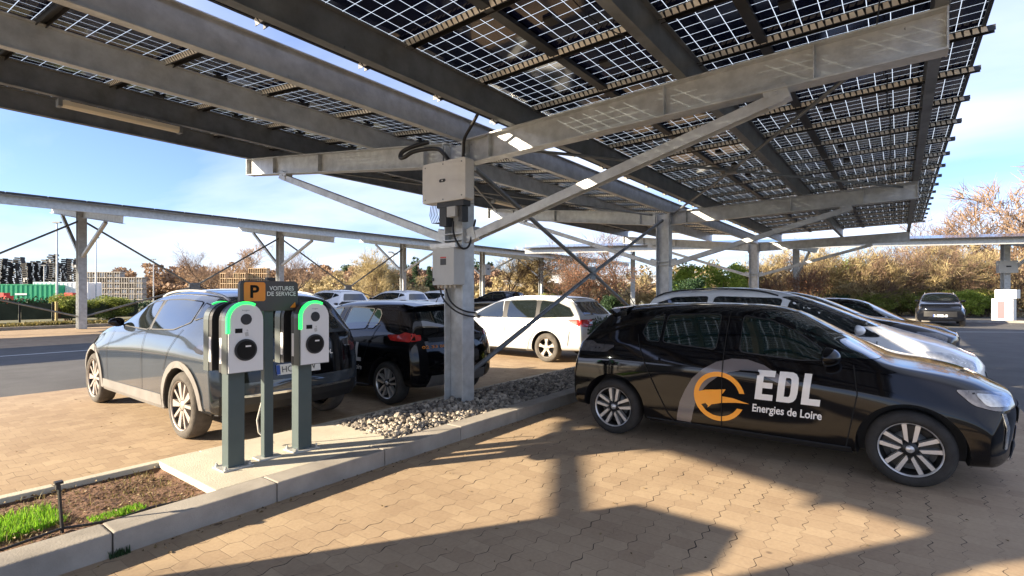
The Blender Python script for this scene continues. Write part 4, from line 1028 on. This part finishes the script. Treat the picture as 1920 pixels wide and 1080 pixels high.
WAG = variant(HB, mscale=.8, paint='silver_paint', wb=2.82, R=.325, rim='five', rubber='rubber_dusty', alloy='alloy_dusty', rimf=.66, xr=-1.02, xf=3.72, kf=.28, kr=.16, wr_len=.9,
    st=[-1.02, -.96, -.8, -.55, -.25, 0., .3, .7, 1.1, 1.45, 1.7, 1.95, 2.3, 2.55, 2.75, 3.0, 3.3, 3.5, 3.65, 3.72],
    W=[(-1.02, .86), (0, .91), (3., .91), (3.72, .85)], wb_=[(-1.02, .80), (0, .84), (1.3, .85), (2.6, .83), (3.72, .74)],
    wr=[(-1.02, .56), (.3, .59), (1.5, .60), (1.8, .62), (2.6, .74), (3.72, .60)],
    top=[(-1.02, 1.40), (-.6, 1.455), (0., 1.495), (.6, 1.51), (1.1, 1.50), (1.45, 1.46), (1.75, 1.38), (2.6, .99), (2.9, .95), (3.3, .88), (3.72, .76)],
    belt=[(-1.02, 1.02), (0., 1.0), (1.3, .97), (2.2, .94), (2.6, .92), (3.1, .85), (3.72, .70)], zb=[(-1.02, .28), (0, .24), (.6, .19), (2.4, .19), (3.72, .21)],
    front=[(.15, 3.6), (.3, 3.70), (.5, 3.72), (.7, 3.68), (.8, 3.6)], rear=[(.2, -.92), (.4, -1.02), (.7, -1.02), (.9, -.98), (1.05, -.90), (1.2, -.72), (1.35, -.55), (1.45, -.5)],
    side_windows=[[(2.25, .97), (1.95, 1.16), (1.62, 1.31), (1.40, 1.36), (1.26, .97)], [(1.14, .97), (1.20, 1.37), (.40, 1.385), (.32, .98)], [(.22, .985), (.28, 1.38), (-.15, 1.34), (-.5, 1.22), (-.66, 1.06), (-.62, 1.03)]],
    pillars=[[(1.14, .97), (1.26, .97), (1.36, 1.36), (1.20, 1.37)], [(.22, .985), (.32, .98), (.40, 1.385), (.28, 1.38)]],
    seams=[[(1.20, .97), (1.16, .7), (1.16, .26)], [(2.30, .93), (2.36, .6), (2.30, .25)], [(.20, .95), (.28, .70), (.46, .45), (.5, .27)], [(-.6, .72), (-.55, .4)]],
    headlight=[[(3.05, .83), (3.4, .78), (3.52, .68), (3.3, .68)]], taillight=[[(-.98, .97), (-.62, .98), (-.50, .95), (-.72, .86), (-.96, .80)]], tail='lamp_red', lamp='lamp_glass',
    handles=[(.62, .86), (1.62, .84)], mirror=(2.1, 1.02), mirror_mat='silver_paint', glass='glass', rails=(-.6, 1.3), rail_y=.53, rail_mat='chrome',
    windscreen=[(.70, 1.06), (.64, 1.2), (.56, 1.37)], rear_window=[(.60, 1.06), (.56, 1.2), (.50, 1.35)], plate_b=(.78, 'DW 305 KL'), plate_f=(.42, 'DW 305 KL'),
    extra=[('grille', 'F', [(-.4, .45), (.4, .45), (.45, .62), (-.45, .62)], 'trim_black', .006)])
MPV = variant(WAG, paint='white_paint', wb=2.72, R=.32, rubber='rubber', alloy='alloy', xr=-.85, xf=3.62,
    st=[-.85, -.79, -.6, -.3, 0., .4, .8, 1.2, 1.5, 1.75, 2.0, 2.35, 2.6, 2.78, 3.0, 3.25, 3.45, 3.56, 3.62],
    wr=[(-.85, .60), (.3, .62), (1.5, .62), (1.9, .64), (2.7, .78), (3.62, .62)],
    top=[(-.85, 1.52), (-.4, 1.60), (.2, 1.64), (.8, 1.645), (1.2, 1.61), (1.6, 1.50), (2.72, 1.04), (2.9, 1.0), (3.3, .90), (3.62, .78)],
    belt=[(-.85, 1.08), (0., 1.05), (1.3, 1.0), (2.2, .97), (2.7, .95), (3.1, .87), (3.62, .70)], zb=[(-.85, .28), (0, .24), (.6, .19), (2.4, .19), (3.62, .21)],
    front=[(.15, 3.5), (.3, 3.60), (.5, 3.62), (.7, 3.56), (.8, 3.46)], rear=[(.2, -.75), (.4, -.85), (.7, -.85), (.9, -.82), (1.1, -.78), (1.3, -.62), (1.5, -.5), (1.6, -.5)],
    side_windows=[[(2.55, 1.0), (2.2, 1.20), (1.80, 1.37), (1.52, 1.45), (1.38, 1.02)], [(1.30, 1.03), (1.42, 1.47), (.52, 1.50), (.42, 1.05)], [(.34, 1.06), (.42, 1.50), (-.1, 1.48), (-.45, 1.36), (-.5, 1.12)]],
    pillars=[], seams=[[(1.34, 1.0), (1.30, .26)], [(2.5, .95), (2.5, .6), (2.42, .25)]],
    headlight=[[(2.95, .86), (3.2, .84), (3.42, .74), (3.44, .64), (3.2, .70), (3.0, .79)]], lamp='lamp_glass', taillight=[[(-.8, 1.3), (-.55, 1.3), (-.6, .95), (-.8, .95)]],
    handles=[(.7, .92), (1.7, .90)], mirror=(2.3, 1.08), mirror_mat='white_paint', glass='glass', rails=(-.45, 1.35), rail_y=.56, rail_mat='trim_black',
    windscreen=[(.74, 1.12), (.68, 1.25), (.58, 1.50)], rear_window=[(.62, 1.12), (.58, 1.28), (.50, 1.46)], plate_f=(.42, 'BN 617 ZA'), plate_b=(.6, 'BN 617 ZA'))
def place(root, rear_axle_v, side_u, heading, W):
    # side_u: the flank nearest to the camera
    root.location = (side_u+W, rear_axle_v, 0); root.rotation_euler = (0, 0, PI/2 if heading > 0 else -PI/2)

hb, pj = make_car(HB, 'hatchback', 'black hatchback with orange ring logo and white EDL lettering, nearest car on the right'); livery(pj, hb)
sp = MB(); prof = [(.04, 1.415), (-.24, 1.385), (-.275, 1.362), (-.24, 1.352), (.04, 1.35)]
for s_ in (1, -1):
    for y0, y1, f0, f1 in ((0, .30, 0, .0), (.30, .50, .0, .05), (.50, .58, .05, .16)):
        vs = [(x+(f0 if x < -.2 else 0), s_*y0, z-.10*y0*y0) for x, z in prof]+[(x+(f1 if x < -.2 else 0), s_*y1, z-.10*y1*y1-(.03 if y1 > .55 else 0)) for x, z in prof]
        sp.add(vs, [(0, 1, 2, 3, 4), (9, 8, 7, 6, 5)]+[(i, i+5, (i+1) % 5+5, (i+1) % 5) for i in range(5)])
sp.build('spoiler', M['black_paint'], hb)
MB().tube([(-.12, 0, 1.41), (-.24, 0, 1.60)], [.006, .003], 6).build('antenna', M['blackplastic'], hb)
for s_ in (1, -1): decal(pj, 'taillight', rounded([(s_*.64, .975), (s_*.83, .975), (s_*.83, .885), (s_*.66, .90)], .15), 'B', M['lamp_dark'], hb, off=.007)
c2 = copy_tree(hb)
for k in c2.children:
    if k.name.startswith('taillight'): k.data = k.data.copy(); k.data.materials[0] = M['lamp_red']
bt = fit_text('02 33 88 85 00', -.0, .66, .790, .828, .006)
for v in bt.verts: v.co.x = .67-v.co.x
decal(pj, 'phone_number', bt, 'B', M['orange'], c2, off=.012, grid=.2)
c2['label'] = 'black hatchback with white lettering parked behind the steel column and grey slate SUV'
place(hb, 2.52, 5.16, -1, .88); place(c2, 5.70, 4.62, 1, .88)
suv, pj = make_car(SUV, 'suv', 'dusty slate grey SUV with roof rails parked left of the charging posts'); place(suv, 6.10, 2.22, 1, .925)
bm_ = fit_text('EDL', -.62, -.42, .82, .88, .02, .1); 
for v in bm_.verts: v.co.x *= 1
bm_2 = fit_text('EDL', .30, .45, .835, .885, .03, .1)
for v in bm_2.verts: v.co.x *= -1
bm_.free(); decal(pj, 'company_initials', bm_2, 'B', M['vinyl_white'], suv, off=.012, grid=1.)
wag, pj = make_car(WAG, 'estate_car', 'silver white estate car in sunlight parked beyond the steel column'); place(wag, 6.34, 9.66, 1, .91)
mpv, pj = make_car(MPV, 'people_carrier', 'white people carrier parked just behind the black hatchback'); place(mpv, 2.72, 7.75, -1, .91)
dk = {M['suv_paint']: M['dark_paint'], M['trim_grey']: M['trim_black']}
e1 = copy_tree(suv, None, dk); e1.name = 'estate_car'; e1['label'] = 'black car parked beyond the white people carrier'; place(e1, 3.0, 10.45, -1, .925)
e2 = copy_tree(hb, None, None); e2['label'] = 'black car parked beyond, third behind the lettered hatchback'; place(e2, 2.3, 13.3, -1, .88)
for o in list(e2.children)+list(e1.children):
    if o.name.split('.')[0] in ('company_initials', 'company_name', 'grey_sweep_graphic', 'orange_ring_logo', 'orange_bolt_logo'): bpy.data.objects.remove(o)
far = copy_tree(suv, None, dk); far['label'] = 'dark car facing us parked alone in front of the far hedge'
far.location = (35.0, -1.65, 0); far.rotation_euler = (0, 0, PI-.03)
for o in list(far.children):
    if o.name.split('.')[0] in ('company_initials',): bpy.data.objects.remove(o)
wp = {M['suv_paint']: M['white_paint']}; bp_ = {M['suv_paint']: M['blue_paint']}
RG = 'cars parked in the far row across the lane'
for i, (u_, vr, pm, lab) in enumerate([(8.6, 20.9, bp_, 'pale blue SUV in the far row, front showing left of the slate grey SUV roof'),
        (13.6, 20.6, wp, 'white SUV in the far row seen above the right charging post'),
        (17.3, 20.4, wp, 'white roofed SUV in the far row above the lettered hatchback roof'),
        (20.3, 20.4, wp, 'white SUV in the far row, next to the left side of the steel column'),
        (26.2, 20.4, dk, 'dark SUV in the far row just right of the steel column')]):
    o = copy_tree(suv, None, pm); o['label'] = lab; o['group'] = RG; place(o, vr, u_, 1, .925); o.location.z = .10
    for k in list(o.children):
        if k.name.split('.')[0] == 'company_initials': bpy.data.objects.remove(k)
# ---------------------------------------------------------------- trees, hedges, background
def leaves(g, rs, c, rad, n, s, flat=.0, shell=.35):
    # leaf-sized faces spread through an ellipsoid volume
    P = rs.normal(size=(n, 3)); P /= np.linalg.norm(P, axis=1)[:, None]; P *= (shell+(1-shell)*rs.rand(n, 1)**.6)
    P = P*np.array(rad)+np.array(c)
    A = rs.normal(size=(n, 3)); A /= np.linalg.norm(A, axis=1)[:, None]; B = np.cross(A, rs.normal(size=(n, 3))); B /= np.linalg.norm(B, axis=1)[:, None]
    S = s*(.6+.8*rs.rand(n, 1))
    for p, a, b in zip(P, A*S, B*S*.55): g.v += [tuple(p-a), tuple(p+b), tuple(p+a), tuple(p-b)]; k = len(g.v); g.f.append([k-4, k-3, k-2, k-1]); g.mi.append(0); g.smooth.append(False)
def twigs(g, rs, p, d, n, ln, w_):
    for _ in range(n):
        q = Vector(rs.normal(size=3)).normalized()*.75+d*.8; q.z += .15; q = q.normalized()*ln*(.5+rs.rand()); s = q.cross(Vector(rs.normal(size=3))).normalized()*w_
        o = p+Vector(rs.normal(size=3))*ln*.25
        g.v += [tuple(o-s), tuple(o+s), tuple(o+q+s*.2), tuple(o+q-s*.2)]; k = len(g.v); g.f.append([k-4, k-3, k-2, k-1]); g.mi.append(0); g.smooth.append(False)
def skeleton(rs, h, stems, spread, levels=4, r0=.09):
    segs = []; tips = []
    def grow(p, d, L_, r, lv):
        n = 3; pts = [p.copy()]; 
        for k in range(n):
            d = (d+Vector(rs.normal(size=3))*.13+Vector((0, 0, .06))).normalized(); p = p+d*L_/n; pts.append(p.copy())
        segs.append((pts, [r*(1-.5*k/n) for k in range(n+1)]))
        if lv == 0: tips.append((p, d)); return
        for k in range(3 if lv > 1 else 4):
            q = (d+Vector(rs.normal(size=3))*spread).normalized(); i = rs.randint(1, n+1); grow(pts[i], q, L_*(.62+.2*rs.rand()), r*.5, lv-1)
        tips.append((p, d))
    for s in range(stems):
        a = rs.rand()*6.28; tilt = .12 if stems == 1 else .38
        grow(Vector((math.cos(a)*.12*(stems > 1), math.sin(a)*.12*(stems > 1), 0)), Vector((math.cos(a)*tilt*rs.rand(), math.sin(a)*tilt*rs.rand(), 1)).normalized(), h*.40, r0, levels)
    return segs, tips
PROTO = {}
def tree_proto(kind, seed):
    key = (kind, seed)
    if key in PROTO: return PROTO[key]
    rs = np.random.RandomState(seed); tr = MB(); cr = MB(); bark = 'bark'
    if kind in ('bare', 'bare_orange', 'gold'):
        segs, tips = skeleton(rs, 8, 1 if kind != 'gold' else 4, .62, 4, .16 if kind != 'gold' else .09)
        for pts, r in segs: tr.tube(pts, [max(x, .012) for x in r], 5, cap=False)
        lf = {'bare': 'twig_brown', 'bare_orange': 'twig_orange', 'gold': 'twig_gold'}[kind]
        for p, d in tips: twigs(cr, rs, p, d, {'bare': 9, 'bare_orange': 15, 'gold': 11}[kind], .75, .016 if kind == 'bare' else .028)
    elif kind in ('rust',):
        segs, tips = skeleton(rs, 6, 5, .5, 4, .07)
        for pts, r in segs: tr.tube(pts, [max(x, .010) for x in r], 5, cap=False)
        for p, d in tips:
            leaves(cr, rs, tuple(p), (.35, .35, .3), 5, .055)
        lf = 'leaf_rust'
    elif kind == 'stems':
        segs, tips = skeleton(rs, 8, 5, .42, 3, .10)
        for pts, r in segs: tr.tube(pts, [max(x, .014) for x in r], 5, cap=False)
        for p, d in tips: twigs(cr, rs, p, d, 7, .6, .014)
        lf = 'twig_brown'
    elif kind == 'conifer':
        tr.tube([(0, 0, 0), (0, 0, 5), (0, 0, 9.5)], [.2, .12, .02], 7); lf = 'leaf_conifer'
        for k in range(60):
            z = 1.2+8.2*(k/60); r_ = (9.8-z)*.28*(.7+.5*rs.rand()); a = rs.rand()*6.28
            for f in (.3, .6, .9): leaves(cr, rs, (math.cos(a)*r_*f, math.sin(a)*r_*f, z-.25*f), (.55, .55, .28), 40, .13)
    else:   # rounded evergreen or deciduous bush, 2 m across before scaling
        lf = {'green': 'leaf_green', 'dark': 'leaf_dark', 'hedge': 'hedge_leaf', 'juniper': 'leaf_conifer'}[kind]
        segs, tips = skeleton(rs, 1.6, 6, .5, 2, .04)
        for pts, r in segs: tr.tube(pts, r, 5, cap=False)
        for k in range(34):
            a = rs.rand()*6.28; q = rs.rand()**.5*.8; z = .25+1.4*rs.rand(); q *= 1-abs(z-.9)/1.7
            leaves(cr, rs, (math.cos(a)*q, math.sin(a)*q, z), (.27, .27, .24), 170, .045)
    a = tr.build('trunk', M[bark]); b = cr.build('crown', M[lf]); da, db = a.data, b.data
    bpy.data.objects.remove(a); bpy.data.objects.remove(b); PROTO[key] = (da, db); return PROTO[key]
def plant(kind, seed, px, d, scale, name, label, cat, group=None, z=0., rz=None, loc=None):
    t = empty(name, loc or at(px, d, z), (rz if rz is not None else random.random()*6)); t.scale = scale if isinstance(scale, tuple) else (scale,)*3
    tag(t, label, cat, group); da, db = tree_proto(kind, seed); link(bpy.data.objects.new('trunk', da), t); link(bpy.data.objects.new('crown', db), t); return t
GT = 'bare trees beyond the car park'
for a in [('bare', 1, 548, 62, 1.0, 'bare_tree', 'grey leafless tree right of the second post of the far left canopy', 'tree', GT),
    ('bare', 2, 652, 85, 1.0, 'bare_tree', 'thin leafless tree above the white car roof in the far row', 'tree', GT),
    ('bare', 3, 372, 95, 1.2, 'bare_tree', 'dark leafless tree behind the crossing of the far left brace', 'tree', GT),
    ('bare', 1, 950, 46, .78, 'bare_tree', 'leafless tree above the silver estate car, right of the inverter post', 'tree', GT),
    ('bare', 2, 1105, 40, 1.05, 'bare_tree', 'leafless tree seen between the crossing steel braces', 'tree', GT),
    ('bare', 4, 1160, 46, 1.0, 'bare_tree', 'leafless tree just left of the second near column', 'tree', GT),
    ('bare', 3, 1760, 44, 1.12, 'bare_tree', 'tall leafless tree above the far right canopy roof', 'tree', GT),
    ('bare_orange', 5, 1870, 46, 1.28, 'tree', 'russet crowned tree rising over the far canopy at the right edge', 'tree', GT),
    ('bare_orange', 6, 1935, 43, 1.35, 'tree', 'russet tree cut by the right edge of the picture', 'tree', GT),
    ('bare_orange', 6, 468, 100, 1.25, 'tree', 'orange brown tree behind the orange pallet stacks', 'tree', GT),
    ('bare_orange', 5, 395, 105, 1.2, 'tree', 'orange brown tree behind the middle of the slate grey SUV', 'tree', GT),
    ('bare_orange', 7, 610, 110, 1.1, 'tree', 'brown tree behind the right charging post', 'tree', GT),
    ('gold', 8, 700, 75, .95, 'tree', 'yellow brown willow left of the far lamp post', 'tree', GT),
    ('gold', 9, 990, 60, .85, 'tree', 'golden willow behind the silver estate car', 'tree', GT),
    ('gold', 8, 1640, 37, .60, 'tree', 'golden many-stemmed tree left of the dark car by the hedge', 'tree', GT),
    ('gold', 9, 1745, 38.5, .66, 'tree', 'golden many-stemmed tree right behind the dark car by the hedge', 'tree', GT),
    ('gold', 10, 1540, 38, .62, 'tree', 'golden many-stemmed tree behind the third near column', 'tree', GT),
    ('gold', 8, 1835, 38, .62, 'tree', 'golden many-stemmed tree behind the white charging cabinet', 'tree', GT),
    ('gold', 9, 1450, 40, .60, 'tree', 'golden tree between the third and second near columns', 'tree', GT),
    ('stems', 31, 1612, 36.5, .62, 'bare_tree', 'dark stemmed bare tree left of the low hedge', 'tree', GT),
    ('stems', 32, 1668, 37, .66, 'bare_tree', 'dark stemmed bare tree behind the low hedge, left of the dark car', 'tree', GT),
    ('stems', 31, 1738, 37, .74, 'bare_tree', 'bunch of straight dark stems rising right behind the dark car', 'tree', GT),
    ('stems', 32, 1792, 37, .62, 'bare_tree', 'dark stemmed bare tree above the round bright bush', 'tree', GT),
    ('stems', 33, 1520, 36, .62, 'bare_tree', 'dark stemmed bare tree right of the third near column', 'tree', GT),
    ('stems', 33, 1452, 35, .58, 'bare_tree', 'dark stemmed bare tree between the third near column and the far canopy post', 'tree', GT),
    ('stems', 31, 1090, 34, .60, 'bare_tree', 'bare stems just left of the brace crossing', 'tree', GT),
    ('rust', 11, 1070, 27, .62, 'copper_beech', 'copper leaved beech left of the brace crossing', 'tree'),
    ('rust', 12, 1125, 27, .60, 'copper_beech', 'copper leaved beech behind the brace crossing', 'tree'),
    ('rust', 11, 1500, 33, .62, 'copper_beech', 'copper leaved beech right of the third near column', 'tree'),
    ('rust', 12, 1900, 33, .60, 'copper_beech', 'copper leaved beech at the right edge by the charging cabinet', 'tree'),
    ('rust', 11, 1430, 34, .5, 'copper_beech', 'copper leaved beech just behind the third near column', 'tree'),
    ('green', 13, 1300, 34, (2.2, 2.2, 1.9), 'bush', 'tall bright green bush right of the second near column', 'bush'),
    ('green', 14, 1352, 35, (2.2, 2.2, 2.0), 'bush', 'tall bright green bush midway between second and third columns', 'bush'),
    ('green', 13, 1395, 36, (1.8, 1.8, 2.0), 'bush', 'bright green bush just left of the third near column', 'bush'),
    ('green', 14, 1575, 42, (2.6, 2.6, 2.4), 'bush', 'green bush above the hedge right of the third near column', 'bush'),
    ('green', 16, 1808, 33.5, (1.25, 1.25, 1.0), 'bush', 'round bright bush immediately right of the dark car by the hedge', 'bush'),
    ('green', 18, 1846, 34, (1.2, 1.2, .85), 'bush', 'bright bush left beside the white charging cabinet', 'bush'),
    ('dark', 15, 1292, 26, (1.25, 1.25, 1.25), 'bush', 'dark green round bush right beside the second near column', 'bush'),
    ('dark', 15, 1145, 19.5, (.72, .72, .80), 'bush', 'dark green bush above the lettered hatchback tail', 'bush'),
    ('hedge', 16, 1030, 24, (.95, .95, .85), 'bush', 'low green bush right above the silver estate car roof', 'bush'),
    ('dark', 16, 1575, 34, (1.3, 1.3, .85), 'bush', 'dark green bush behind the noses of the parked black cars', 'bush'),
    ('juniper', 17, 0, 0, (.42, .42, .62), 'juniper', 'green juniper growing on the island behind the lettered hatchback tail', 'shrub', None, 0., None, (8.7, 4.4, .05)),
    ('hedge', 18, 0, 0, (.32, .32, .36), 'shrub', 'small yellow green shrub on the island beside the juniper', 'shrub', None, 0., None, (8.15, 4.35, .05)),
    ('hedge', 16, 128, 29.5, (1.25, 1.25, .85), 'bush', 'scrubby bush left of the first far canopy post', 'bush'),
    ('hedge', 18, 205, 30.5, (1.5, 1.5, .8), 'bush', 'scrubby bush between the first far post and the slate grey SUV', 'bush'),
    ('conifer', 19, 690, 130, 1.0, 'conifer', 'dark conifer left of the far lamp post', 'tree', 'conifers on the skyline'),
    ('conifer', 19, 720, 126, .95, 'conifer', 'dark conifer directly behind the far lamp post', 'tree', 'conifers on the skyline'),
    ('conifer', 19, 778, 132, 1.0, 'conifer', 'dark conifer between the far canopy post and the switch box', 'tree', 'conifers on the skyline'),
    ('conifer', 19, 805, 130, .9, 'conifer', 'dark conifer touching the left side of the switch box', 'tree', 'conifers on the skyline')]:
    plant(*a)
for k in range(9):
    px = 1632+k*27; side = 'left' if k < 4 else 'right'
    if 1715 < px < 1800 and False: continue
    plant('hedge', (16, 18)[k % 2], px, 35.5+(k % 3)*.5, (1.15, 1.15, .88+.1*(k % 3)), 'hedge_shrub', 'yellow green shrub in the low hedge behind the dark parked car', 'shrub', 'shrubs of the far hedge')
def mass(name, label, spans, m, n, s, seed, cat='woodland'):
    # one far-off mass of vegetation: (px, distance, width m, height m)
    rs = np.random.RandomState(seed); g = MB()
    for px, d, wd, h in spans:
        x, y, _ = at(px, d); 
        for k in range(n):
            a = rs.rand()*6.28; q = rs.rand()**.5*wd/2; hh = h*(.35+.6*rs.rand())*(1-.35*(q/(wd/2))**2)
            leaves(g, rs, (x+math.cos(a)*q, y+math.sin(a)*q, hh*rs.rand()**.6), (wd*.11, wd*.11, h*.13), 75, s)
    o = g.build(name, m); tag(o, label, cat, kind='stuff'); return o
rr_ = random.Random(4)
mass('woodland', 'orange brown far-off wood on the left skyline', [(225+i*24, 118+rr_.random()*10, 13, 7.5+3.2*rr_.random()) for i in range(19)], M['twig_orange'], 34, .45, 21)
mass('woodland', 'dull brown far-off wood along the skyline behind the cars', [(300+i*26, 135+rr_.random()*10, 15, 8.5+2.6*rr_.random()) for i in range(32)], M['twig_brown'], 30, .5, 22)
mass('woodland', 'dark green far-off conifer wood in the middle of the skyline', [(640+i*24, 160, 13, 11.5+1.8*rr_.random()) for i in range(12)], M['leaf_conifer'], 24, .5, 23)
mass('thicket', 'golden far thicket behind the middle of the car park', [(620+i*34, 78+rr_.random()*8, 8, 5.2+1.5*rr_.random()) for i in range(5)]+[(890+i*30, 60+rr_.random()*8, 7, 3.6+1.2*rr_.random()) for i in range(13)], M['twig_gold'], 22, .22, 24)
mass('thicket', 'golden brown thicket behind the hedge on the right', [(1240+i*30, 44+rr_.random()*4, 6, 4.1+1.0*rr_.random()) for i in range(26)], M['twig_gold'], 30, .16, 25)
mass('woodland', 'russet wood behind the far right canopy', [(1680+i*40, 62, 10, 6.0+3.6*max(0, (i-3)/5)) for i in range(9)], M['twig_orange'], 22, .22, 26)
# left background: container, stacks, fence, lamps
def cont(name, label, px, d, rz, L_, Wd, H_, m):
    t = empty(name, at(px, d), rz); tag(t, label, 'container'); b = MB(); n = int(L_/.5)
    b.box(-L_/2+.06, L_/2-.06, -Wd/2+.06, Wd/2-.06, .15, H_-.08)
    for k in range(n): x = -L_/2+.2+k*(L_-.4)/n; b.box(x, x+.22, -Wd/2+.02, Wd/2-.02, .2, H_-.15)
    b.build('box', m, t)
    f = MB()
    for x in (-L_/2, L_/2-.14):
        for y in (-Wd/2, Wd/2-.14): f.box(x, x+.14, y, y+.14, 0, H_)
    for z in (.05, H_-.13):
        for y in (-Wd/2+.01, Wd/2-.13): f.box(-L_/2+.14, L_/2-.14, y, y+.12, z, z+.12)
    f.build('frame', m, t); return t
green_m = mat('green_container', (.015, .33, .15), .5, 0, .08, 2.)
rg = math.atan2(-.7986, .6018)
ct = cont('container', 'green shipping container in the distance at the left', 66, 60, rg+.15, 5.8, 2.4, 2.6, green_m); MB().box(-1.2, 0., -1.235, -1.225, 1.35, 1.55).build('label_plate', M['sign_white'], ct)
cont('container', 'white container partly hidden behind the green one', 128, 62, rg+.1, 6.0, 2.4, 2.9, M['white_paint'])
red_m = mat('red_machine', (.55, .03, .02), .5)
for px, d, lab in ((132, 50, 'red machine frame right of the green container'), (4, 52, 'red machine frame left of the green container')):
    t = empty('machine', at(px, d), rg); tag(t, lab, 'machine'); MB().box(-.8, .8, -.4, .4, .5, 1.3).box(-.3, .5, -.35, .35, 1.3, 1.6).build('body', red_m, t); MB().tube([(-.5, -.45, .35), (-.5, .45, .35)], .34, 12).tube([(.5, -.45, .35), (.5, .45, .35)], .34, 12).build('wheel', M['rubber'], t)
rs = np.random.RandomState(33)
for k in range(13):
    px = 3+k*12.2; t = empty('stack', at(px, 78+3*rs.rand()), rg+rs.uniform(-.2, .2)); tag(t, 'tall dark stack of nested plastic chairs behind the containers', 'stack', 'dark stacks on the left skyline')
    b = MB(); h = 6.2+1.2*rs.rand(); z = .3
    while z < h: 
        dx = .12*math.sin(z*1.3+k)+.1*rs.randn(); b.box(-.45+dx, .45+dx, -.45, .45, z, z+.10); b.box(-.45+dx, -.38+dx, -.45, .45, z+.1, z+.24); b.box(.30+dx, .42+dx, -.4, .4, z+.1, z+.30); z += .30
    b.build('stacked_seats', M['blackplastic'], t)
    for q in range(4):
        zz = h*(.3+.65*rs.rand()); xx = rs.uniform(-.4, .3); MB().box(xx, xx+.22, -.50, -.45, zz, zz+.35).build('pale_cover', M['box_grey'], t)
def rack(px, d, n, lv, w0, m, m2_, lab, z0=0.):
    t = empty('pallet_stack', at(px, d), rg); tag(t, lab, 'pallet stack'); b = MB(); c = MB()
    for i in range(n):
        tall = lv - (rs.randint(0, 2) if i not in (n//2,) else 0)
        for j in range(tall):
            x = (i-n/2)*w0; z = z0+j*.78; b.box(x+.04, x+w0-.04, -.5, .5, z+.62, z+.74); 
            for q in (0, .45, .86): b.box(x+.05+q*(w0-.2), x+.13+q*(w0-.2), -.5, .5, z, z+.62)
            if rs.rand() < .75: c.box(x+.16, x+w0-.22, -.42, .42, z+.02, z+.30+.3*rs.rand())
    b.build('pallet', m, t); c.build('load', m2_, t)
pallet_m = mat('pallet_wood', (.46, .33, .20), .85, 0, .3, 3.); pallet_g = mat('grey_pallet_wood', (.34, .31, .27), .85, 0, .3, 3.)
rack(218, 74, 8, 6, 1.05, pallet_g, M['box_grey'], 'grey stacks of loaded pallets right of the first far canopy post')
rack(440, 78, 4, 6, 1.0, pallet_m, M['twig_gold'], 'sunlit wooden pallets stacked left of the parking sign')
rack(480, 79, 4, 7, 1.0, pallet_m, M['twig_gold'], 'higher sunlit pallet stack directly behind the parking sign')
for px, d, h, hd, lab in ((107, 45, 7.7, 0, 'tall lamp post in front of the dark stacks'), (180, 62, 8.2, 1, 'thin lamp post right of the first far canopy post'), (288, 80, 6.8, 1, 'far lamp post above the slate grey SUV roof'), (83, 72, 5.4, 0, 'short pale pole in front of the dark stacks'), (737, 78, 7.8, 2, 'double headed lamp post left of the third far canopy post')):
    t = empty('lamp_post', at(px, d), rg); tag(t, lab, 'lamp post'); MB().tube([(0, 0, 0), (0, 0, h)], [.09, .06], 8).build('pole', M['steel'], t)
    MB().box(-.35, .35, -.12, .12, h, h+.12).build('lamp_head', M['steel_dark'], t) if hd < 2 else MB().box(-.7, -.1, -.12, .12, h-.1, h+.1).box(.1, .7, -.12, .12, h-.35, h-.15).box(-.1, .1, -.05, .05, h-.3, h).build('lamp_head', M['steel_dark'], t)
fm = mat('green_windbreak', (.05, .065, .045), .9, 0, .3, 2.); fb = mat('brown_windbreak', (.10, .055, .04), .9)
t = empty('fence', (0, 37.6, 0)); tag(t, 'low fence with dark windbreak panels at the far left', 'fence')
for k in range(10):
    x = -2+k*1.35; MB().box(x+.06, x+1.29, -.01, .01, .12, 1.0).build('mesh_panel', fm, t); MB().box(x-.04, x+.04, -.04, .04, 0, 1.08).build('fence_post', M['trim_black'], t)
    if k in (5, 7): MB().box(x+.1, x+.34, -.03, -.012, .12, .98).build('brown_strip', fb, t)
o = MB().tube([(7.32, 36.2, 0), (7.32, 36.2, 1.1)], .06, 8).build('marker_post', mat('pale_post', (.6, .45, .2), .7)); tag(o, 'short pale yellow post in front of the left fence', 'post')
def hrow(rs_n, p, q, h, w_, m, nm, lab, seed):
    rs = np.random.RandomState(seed); g = MB(); P, Q = Vector(p), Vector(q)
    for k in range(rs_n): c = P.lerp(Q, rs.rand()); leaves(g, rs, (c.x, c.y, h*(.3+.6*rs.rand())), (w_, w_, h*.3), 60, .09)
    o = g.build(nm, m); tag(o, lab, 'hedge', kind='stuff')
hrow(150, (-4, 44, 0), (22, 44.5, 0), 1.15, .7, M['leaf_dark'], 'hedge', 'low clipped dark hedge running behind the left fence', 41)
hrow(110, (-6, 33, 0), (16, 32.5, 0), .14, .8, M['dry_leaf'], 'verge_grass', 'rough grass verge between the far kerb and the fence', 42)
for px, d, L_, h, lab in ((1045, 105, 9, 5.4, 'low white building glimpsed behind the copper beeches'), (1185, 95, 16, 4.6, 'long low white building left of the second near column'), (958, 120, 6, 4.2, 'small white building behind the golden willow')):
    t = empty('building', at(px, d), rg); tag(t, lab, 'building'); MB().box(-L_/2, L_/2, -3, 3, 0, h).build('wall', M['white_paint'], t)
    MB().box(-L_/2-.2, L_/2+.2, -3.2, 3.2, h+.002, h+.25).build('roof', M['box_grey'], t)
    for k in range(int(L_/2.4)): x = -L_/2+.8+k*2.4; MB().box(x, x+1.3, -3.03, -3.005, h*.35, h*.65).build('window', M['glass'], t)
# bare tree and shrubs outside the left edge whose branches shade the kerb
plant('bare', 2, 0, 0, (.34, .34, .50), 'bare_tree', 'small leafless tree beside the parking row left of the view', 'tree', None, 0., None, (-4.6, 7.15, 0))
